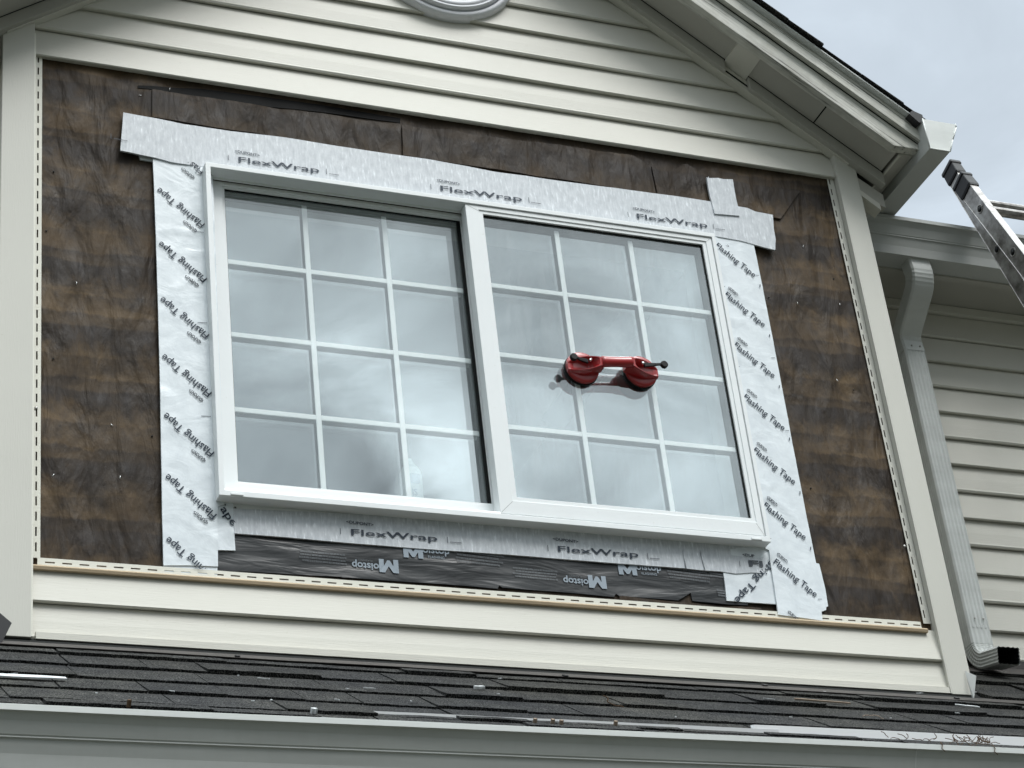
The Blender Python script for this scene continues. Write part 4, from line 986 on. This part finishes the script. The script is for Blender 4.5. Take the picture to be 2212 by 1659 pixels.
shell(body, cups[0], 1); shell(body, cups[1], -1)
# grip bar
rings = []
for i in range(15):
    f = i / 14; x = cups[0][0] + .046 + f * (cups[1][0] - cups[0][0] - .092); r = .0160 + .002 * abs(2 * f - 1) ** 2
    zc = cups[0][1] + .004 + f * (cups[1][1] - cups[0][1]); rings.append([(x, YG - .052 - r * math.cos(a_ * math.pi / 8) * .8, zc + r * math.sin(a_ * math.pi / 8)) for a_ in range(16)])
body.loft(rings, smooth=True)
bo = build('handle', body, M_RED, lif)
for c in cups:
    rb = MB(); lathe_y(rb, c, [(.0525, .0005), (.053, .004), (.052, .009), (.047, .0095)]); build('suction_cup', rb, M_RUB, lif)
for c, s in zip(cups, (-1, 1)):
    zc = c[1] + .003; lv = MB(); x0 = c[0] + s * (-.004)
    lv.hexa([(x0, YG - .050, zc - .007), (x0 + s * .034, YG - .058, zc - .0045), (x0 + s * .034, YG - .058, zc + .0045), (x0, YG - .050, zc + .007)], [(x0, YG - .042, zc - .007), (x0 + s * .034, YG - .052, zc - .0045), (x0 + s * .034, YG - .052, zc + .0045), (x0, YG - .042, zc + .007)])
    L2 = .040 if s < 0 else .048
    lv.hexa([(x0 + s * .03, YG - .058, zc - .0042), (x0 + s * L2, YG - .063, zc - .0036), (x0 + s * L2, YG - .063, zc + .0036), (x0 + s * .03, YG - .058, zc + .0042)], [(x0 + s * .03, YG - .052, zc - .0042), (x0 + s * L2, YG - .057, zc - .0036), (x0 + s * L2, YG - .057, zc + .0036), (x0 + s * .03, YG - .052, zc + .0042)])
    lo = build('lever', lv, M_RUB, lif, .0012, 2)
    kn = MB(); kc = (x0 + s * (L2 + .010), zc); rings = [[(kc[0] + r * math.cos(2 * math.pi * i / 20), YG - d, kc[1] + r * math.sin(2 * math.pi * i / 20)) for i in range(20)] for r, d in ((.009, .054), (.0115, .056), (.0115, .064), (.009, .066))]
    kn.loft(rings, smooth=False); build('knob', kn, M_RUB, lo)
    for dx, dz in ((.0, .004),): pn = MB(); pn.tube((c[0] - s * .010, YG - .056, zc + dz - .002), (c[0] - s * .010, YG - .047, zc + dz - .002), .0042, n=12); build('pivot_pin', pn, M_STEEL, lo)

# ================================================================== CAN BEHIND THE GLASS
can = empty('spray_can', 'white spray can standing behind the glass at the foot of the left sash', 'spray can')
cc = (1.991, .085); zb = 2.795
cm = MB(); n = 32
Rg = lambda r, z: [(cc[0] + r * math.cos(2 * math.pi * i / n), cc[1] + r * math.sin(2 * math.pi * i / n), z) for i in range(n)]
cm.loft([Rg(.0295, zb), Rg(.031, zb + .004), Rg(.031, zb + .150), Rg(.029, zb + .158), Rg(.024, zb + .168), Rg(.018, zb + .173)], smooth=True); build('can_body', cm, M_CAN, can)
cm = MB(); cm.loft([Rg(.0235, zb + .170), Rg(.016, zb + .180), Rg(.009, zb + .190), Rg(.008, zb + .200)], smooth=True); build('nozzle_cap', cm, M_CAN, can)
lb = MB()
for (z0_, z1_, a0_, a1_) in ((.112, .140, -2.2, -1.0), (.108, .112, -2.2, -1.2)):
    k = 10; r = .0314
    lb.loft([[(cc[0] + r * math.cos(a0_ + (a1_ - a0_) * i / k), cc[1] + r * math.sin(a0_ + (a1_ - a0_) * i / k), zb + z_) for i in range(k + 1)] for z_ in (z0_, z1_)], cap=False, closed=False)
for zc_, txt in ((.07, 'IS'), (.035, 'FOR')):
    vs, fs = text_geo(txt, .02); 
    lb.add([(cc[0] + .0316 * math.sin((x - .4) * .7 - .1), cc[1] - .0316 * math.cos((x - .4) * .7 - .1), zb + zc_ + y * .03) for x, y in vs], fs)
build('can_print', lb, M_CANB, can)

# ================================================================== LADDER
lad = empty('ladder', 'weathered aluminium ladder with black end caps leaning past the right eave', 'ladder')
def rail_dir(th): return Vector((0, math.sin(rad(th)), math.cos(rad(th)))), Vector((0, -math.cos(rad(th)), math.sin(rad(th))))
Lc = crop(3600, 580, .3978)
def rail(P0, th, up, down, width, parentname='rail'):
    """C-channel; P0 on the web centre line"""
    d, n_ = rail_dir(th); X = Vector((1, 0, 0)); h = width / 2; t_ = .003; fl_ = .028
    def c(x, a): return X * x + n_ * a
    sec = [c(0, -h), c(0, h), c(fl_, h), c(fl_, h - t_), c(t_, h - t_), c(t_, -h + t_), c(fl_, -h + t_), c(fl_, -h)]
    mb = MB(); mb.loft([[P0 - d * down + s_ for s_ in sec], [P0 + d * up + s_ for s_ in sec]]); return mb, d, n_
def cap(Pt, d, n_, w, ln):
    X = Vector((1, 0, 0)); h = w / 2
    s_ = lambda g_, k: [Pt + d * k + X * (-g_) + n_ * (-h - g_), Pt + d * k + X * (-g_) + n_ * (h + g_), Pt + d * k + X * (.030 + g_) + n_ * (h + g_), Pt + d * k + X * (.030 + g_) + n_ * (-h - g_)]
    mb = MB(); mb.loft([s_(.003, -ln), s_(.005, -ln * .85), s_(.004, -.012), s_(.007, -.008), s_(.006, .006), s_(-.004, .016)]); return mb
w1 = .06
def rail_free(A, B, w):
    d = (A - B).normalized(); X = Vector((1, 0, 0)); n_ = d.cross(X).normalized(); n_ = n_ if n_.y < 0 else -n_; h = w / 2; t_ = .003; fl_ = .028
    def c(x, a): return X * x + n_ * a
    sec = [c(0, -h), c(0, h), c(fl_, h), c(fl_, h - t_), c(t_, h - t_), c(t_, -h + t_), c(fl_, -h + t_), c(fl_, -h)]
    mb = MB(); mb.loft([[B + s_ for s_ in sec], [A + s_ for s_ in sec]]); return mb, d, n_
XR = W(Lc(700, 960), .035).x; XF = XR - .036
def section(Xs, eL, eR, top_px, h1, pitch, cap_len, nr0, ringed):
    """eL, eR: two points each on the wall-side and climber-side edge of the rail web"""
    L0, L1 = WX(Lc(*eL[0]), Xs), WX(Lc(*eL[1]), Xs); R0, R1 = WX(Lc(*eR[0]), Xs), WX(Lc(*eR[1]), Xs)
    d = ((L0 - L1).normalized() + (R0 - R1).normalized()).normalized(); X = Vector((1, 0, 0)); n_ = d.cross(X).normalized(); n_ = n_ if n_.y < 0 else -n_
    w = abs(((R0 + R1) / 2 - (L0 + L1) / 2).dot(n_)); C0 = (L0 + L1 + R0 + R1) / 4
    tp = WX(Lc(*top_px), Xs); A = C0 + d * (tp - C0).dot(d); B = A - d * 2.8
    for dx in (0, .42):
        mb, _, n_ = rail_free(A + X * dx, B + X * dx, w); build('rail', mb, M_ALU, lad, .0008)
        build('end_cap', cap(A + X * dx, d, n_, w, cap_len), M_RUB, lad, .002)
    for sgn in (-1, 1):
        rl = MB(); rl.tube(A - d * cap_len + n_ * (w / 2 - .001) * sgn - X * .001, B + n_ * (w / 2 - .001) * sgn - X * .001, .0016, n=6); build('rail_lip', rl, M_ALU, lad)
    H = WX(Lc(*h1), Xs); H = C0 + d * (H - C0).dot(d)
    sec_ = [(math.cos(a_) * .0165, math.sin(a_) * .014) for a_ in [i * math.pi / 6 for i in range(12)]]
    for k in range(nr0, nr0 + 7):
        rc = H - d * pitch * k
        r_ = MB(); r_.loft([[rc + X * x_ + n_ * a_ + d * b_ for a_, b_ in sec_] for x_ in (.002, .42)]); build('rung', r_, M_ALU, lad)
        hp = MB(); q_ = rc - X * .0006; hp.tube(q_ + X * .001, q_ - X * .0012, .0105, n=18); build('rung_end', hp, M_BLK, lad)
        if ringed:
            hp = MB()
            for i in range(20):
                a_ = 2 * math.pi * i / 20; b2 = 2 * math.pi * (i + 1) / 20; hp.tube(q_ + n_ * math.cos(a_) * .0145 + d * math.sin(a_) * .0145, q_ + n_ * math.cos(b2) * .0145 + d * math.sin(b2) * .0145, .0016, n=5)
            build('rung_collar', hp, M_ALU, lad)
    return d, C0
dF, cF = section(XF, ((450, 470), (1086, 1310)), ((480, 272), (1086, 1050)), (435, 340), (655, 600), (WX(Lc(655, 600), XF) - WX(Lc(990, 1010), XF)).length, .075, 0, True)
dR, cR = section(XR, ((335, 330), (1086, 1600)), ((455, 300), (1086, 1300)), (330, 205), (820, 1010), .27, .065, -1, True)

# ================================================================== DEBRIS ON THE ROOF
def roof_hit(px, lift=.012):
    d = sight(px); n0 = Vector((0, -SL, 1)).normalized(); p0 = roofp(0, 0, lift); t_ = (p0 - Vector((0, -DIST, 0))).dot(n0) / d.dot(n0); return Vector((0, -DIST, 0)) + d * t_
def chip(name, px, l, w, h, ang, m_, label, cat, grp=None):
    c = roof_hit(px, .011 + h / 2); n0 = Vector((0, -SL, 1)).normalized(); u = Vector((math.cos(rad(ang)), math.sin(rad(ang)) * .8, math.sin(rad(ang)) * .57)).normalized(); v = n0.cross(u).normalized(); mb = MB(); rg = []
    for i in range(6):
        f = i / 5 - .5; k = (1 - abs(f) * .8) if m_ is not M_WOODCHIP else 1; bw = .0015 * math.sin(i * 2.1)
        rg.append([c + u * l * f + v * (bw + s1 * w / 2 * k) + n0 * (s2 * h / 2) for s1, s2 in ((-1, -1), (1, -1), (1, 1), (-1, 1))])
    mb.loft(rg); return tag(build(name, mb, m_), label, cat, grp)
chip('paper_scrap', T(0, 2, 135, 1063), .20, .030, .003, 2, M_SCRAP, 'torn strip of white film lying on the shingles at the far left', 'scrap')
chip('wood_block', T(0, 2, 2034, 1288), .013, .013, .012, 10, M_SCRAP, 'pale cube of wood resting just above the gutter, left of the white apron', 'wood scrap')
chip('wood_chip', T(0, 2, 836, 1240), .010, .007, .016, 60, M_TWIG, 'brown wood chip standing on the shingle edge above the gutter, left part', 'wood scrap')
chip('bark_curl', T(1, 2, 893, 1135), .030, .010, .006, 15, M_SCRAP, 'pale curled flake on the middle of the shingles', 'debris')
chip('wood_splinter', T(2, 2, 905, 1225), .16, .006, .004, -6, M_WOODCHIP, 'long thin wood splinter lying below the brown flashing', 'wood scrap')
chip('white_shim', T(2, 2, 1845, 1256), .07, .010, .003, -14, M_SCRAP, 'small white shim on the brown flashing below the right corner post', 'scrap')
for i, q_ in enumerate((T(1, 2, 1256, 1352), T(1, 2, 1370, 1356), T(1, 2, 1426, 1362), T(1, 2, 1778, 1368))):
    chip('wood_peg', q_, .010, .007, .010, 70, M_WOODCHIP, ('brown peg of wood at the left of the row on the white gutter apron', 'brown peg of wood in the middle of the row on the white gutter apron', 'wider tan peg of wood at the right of the close row on the apron', 'single yellowish peg of wood standing apart on the white apron')[i], 'wood scrap', 'pegs of wood along the gutter apron')
rd = random.Random(21)
for i in range(22):
    px = (rd.uniform(20, 2150), 0); y0_ = 1425 + (px[0] / 2212) * 62; y1_ = 1505 + px[0] / 2212 * 80; px = (px[0], rd.uniform(y0_, y1_)); l_ = rd.choice([.005, .008, .014, .03])
    chip('debris_fleck', px, l_, rd.uniform(.0015, .0035), .002, rd.uniform(-60, 60), M_SCRAP, 'tiny pale fleck of debris scattered on the dark shingles', 'debris', 'flecks of debris on the shingles')
# curled twigs: in the gutter on the right, one on the roof
def twig(name, pts, r, m_, label, cat, grp=None):
    mb = MB()
    for a_, b_ in zip(pts[:-1], pts[1:]): mb.tube(a_, b_, r, n=5)
    return tag(build(name, mb, m_), label, cat, grp)
def curl(px, lift, seed, n=14, s=.02):
    c = roof_hit(px, lift) if px[1] < 1590 else W(px, -.66); r_ = random.Random(seed); o = [c]; a_ = r_.uniform(0, 6)
    for i in range(n): a_ += r_.uniform(-.9, .9); o.append(o[-1] + Vector((math.cos(a_) * s * .5, r_.uniform(-.3, .3) * s * .3, math.sin(a_) * s * .28)))
    return o
twig('dry_stem', curl(T(2, 2, 1165, 1325), .014, 4, 8, .018), .0011, M_WOODCHIP, 'looped pale dry stem lying on the shingles, right part', 'twig')
twig('dry_stem', curl(T(1, 2, 1830, 1265), .014, 9, 12, .014), .0016, M_TWIG, 'tangled brown stem caught under a shingle edge near the middle', 'twig')
nd = MB(); rq = random.Random(8)
for i in range(46):
    u_ = rq.choice([rq.uniform(1760, 2010)] * 3 + [rq.uniform(1200, 1700)]); px = T(2, 2, u_, 1487 + (u_ - 1760) * .05 + rq.uniform(-8, 6)); c = W(px, -.662 + rq.uniform(0, .05)); a_ = rq.uniform(0, 3.1); o_ = [c]
    for k in range(5): a_ += rq.uniform(-.7, .7); o_.append(o_[-1] + Vector((math.cos(a_) * .006, 0, math.sin(a_) * .004)))
    for p0, p1 in zip(o_[:-1], o_[1:]): nd.tube(p0, p1, .0009, n=4)
for (u_, v_) in ((1670, 1490), (2010, 1510)):
    c = W(T(2, 2, u_, v_), -.684); o_ = [c, c + Vector((.003, -.002, -.010)), c + Vector((-.002, -.003, -.018)), c + Vector((.006, -.003, -.026))]
    for p0, p1 in zip(o_[:-1], o_[1:]): nd.tube(p0, p1, .0011, n=4)
o = build('pine_needles', nd, M_TWIG); o['kind'] = 'stuff'; tag(o, 'brown pine needles gathered on the gutter edge at the right', 'pine needles')
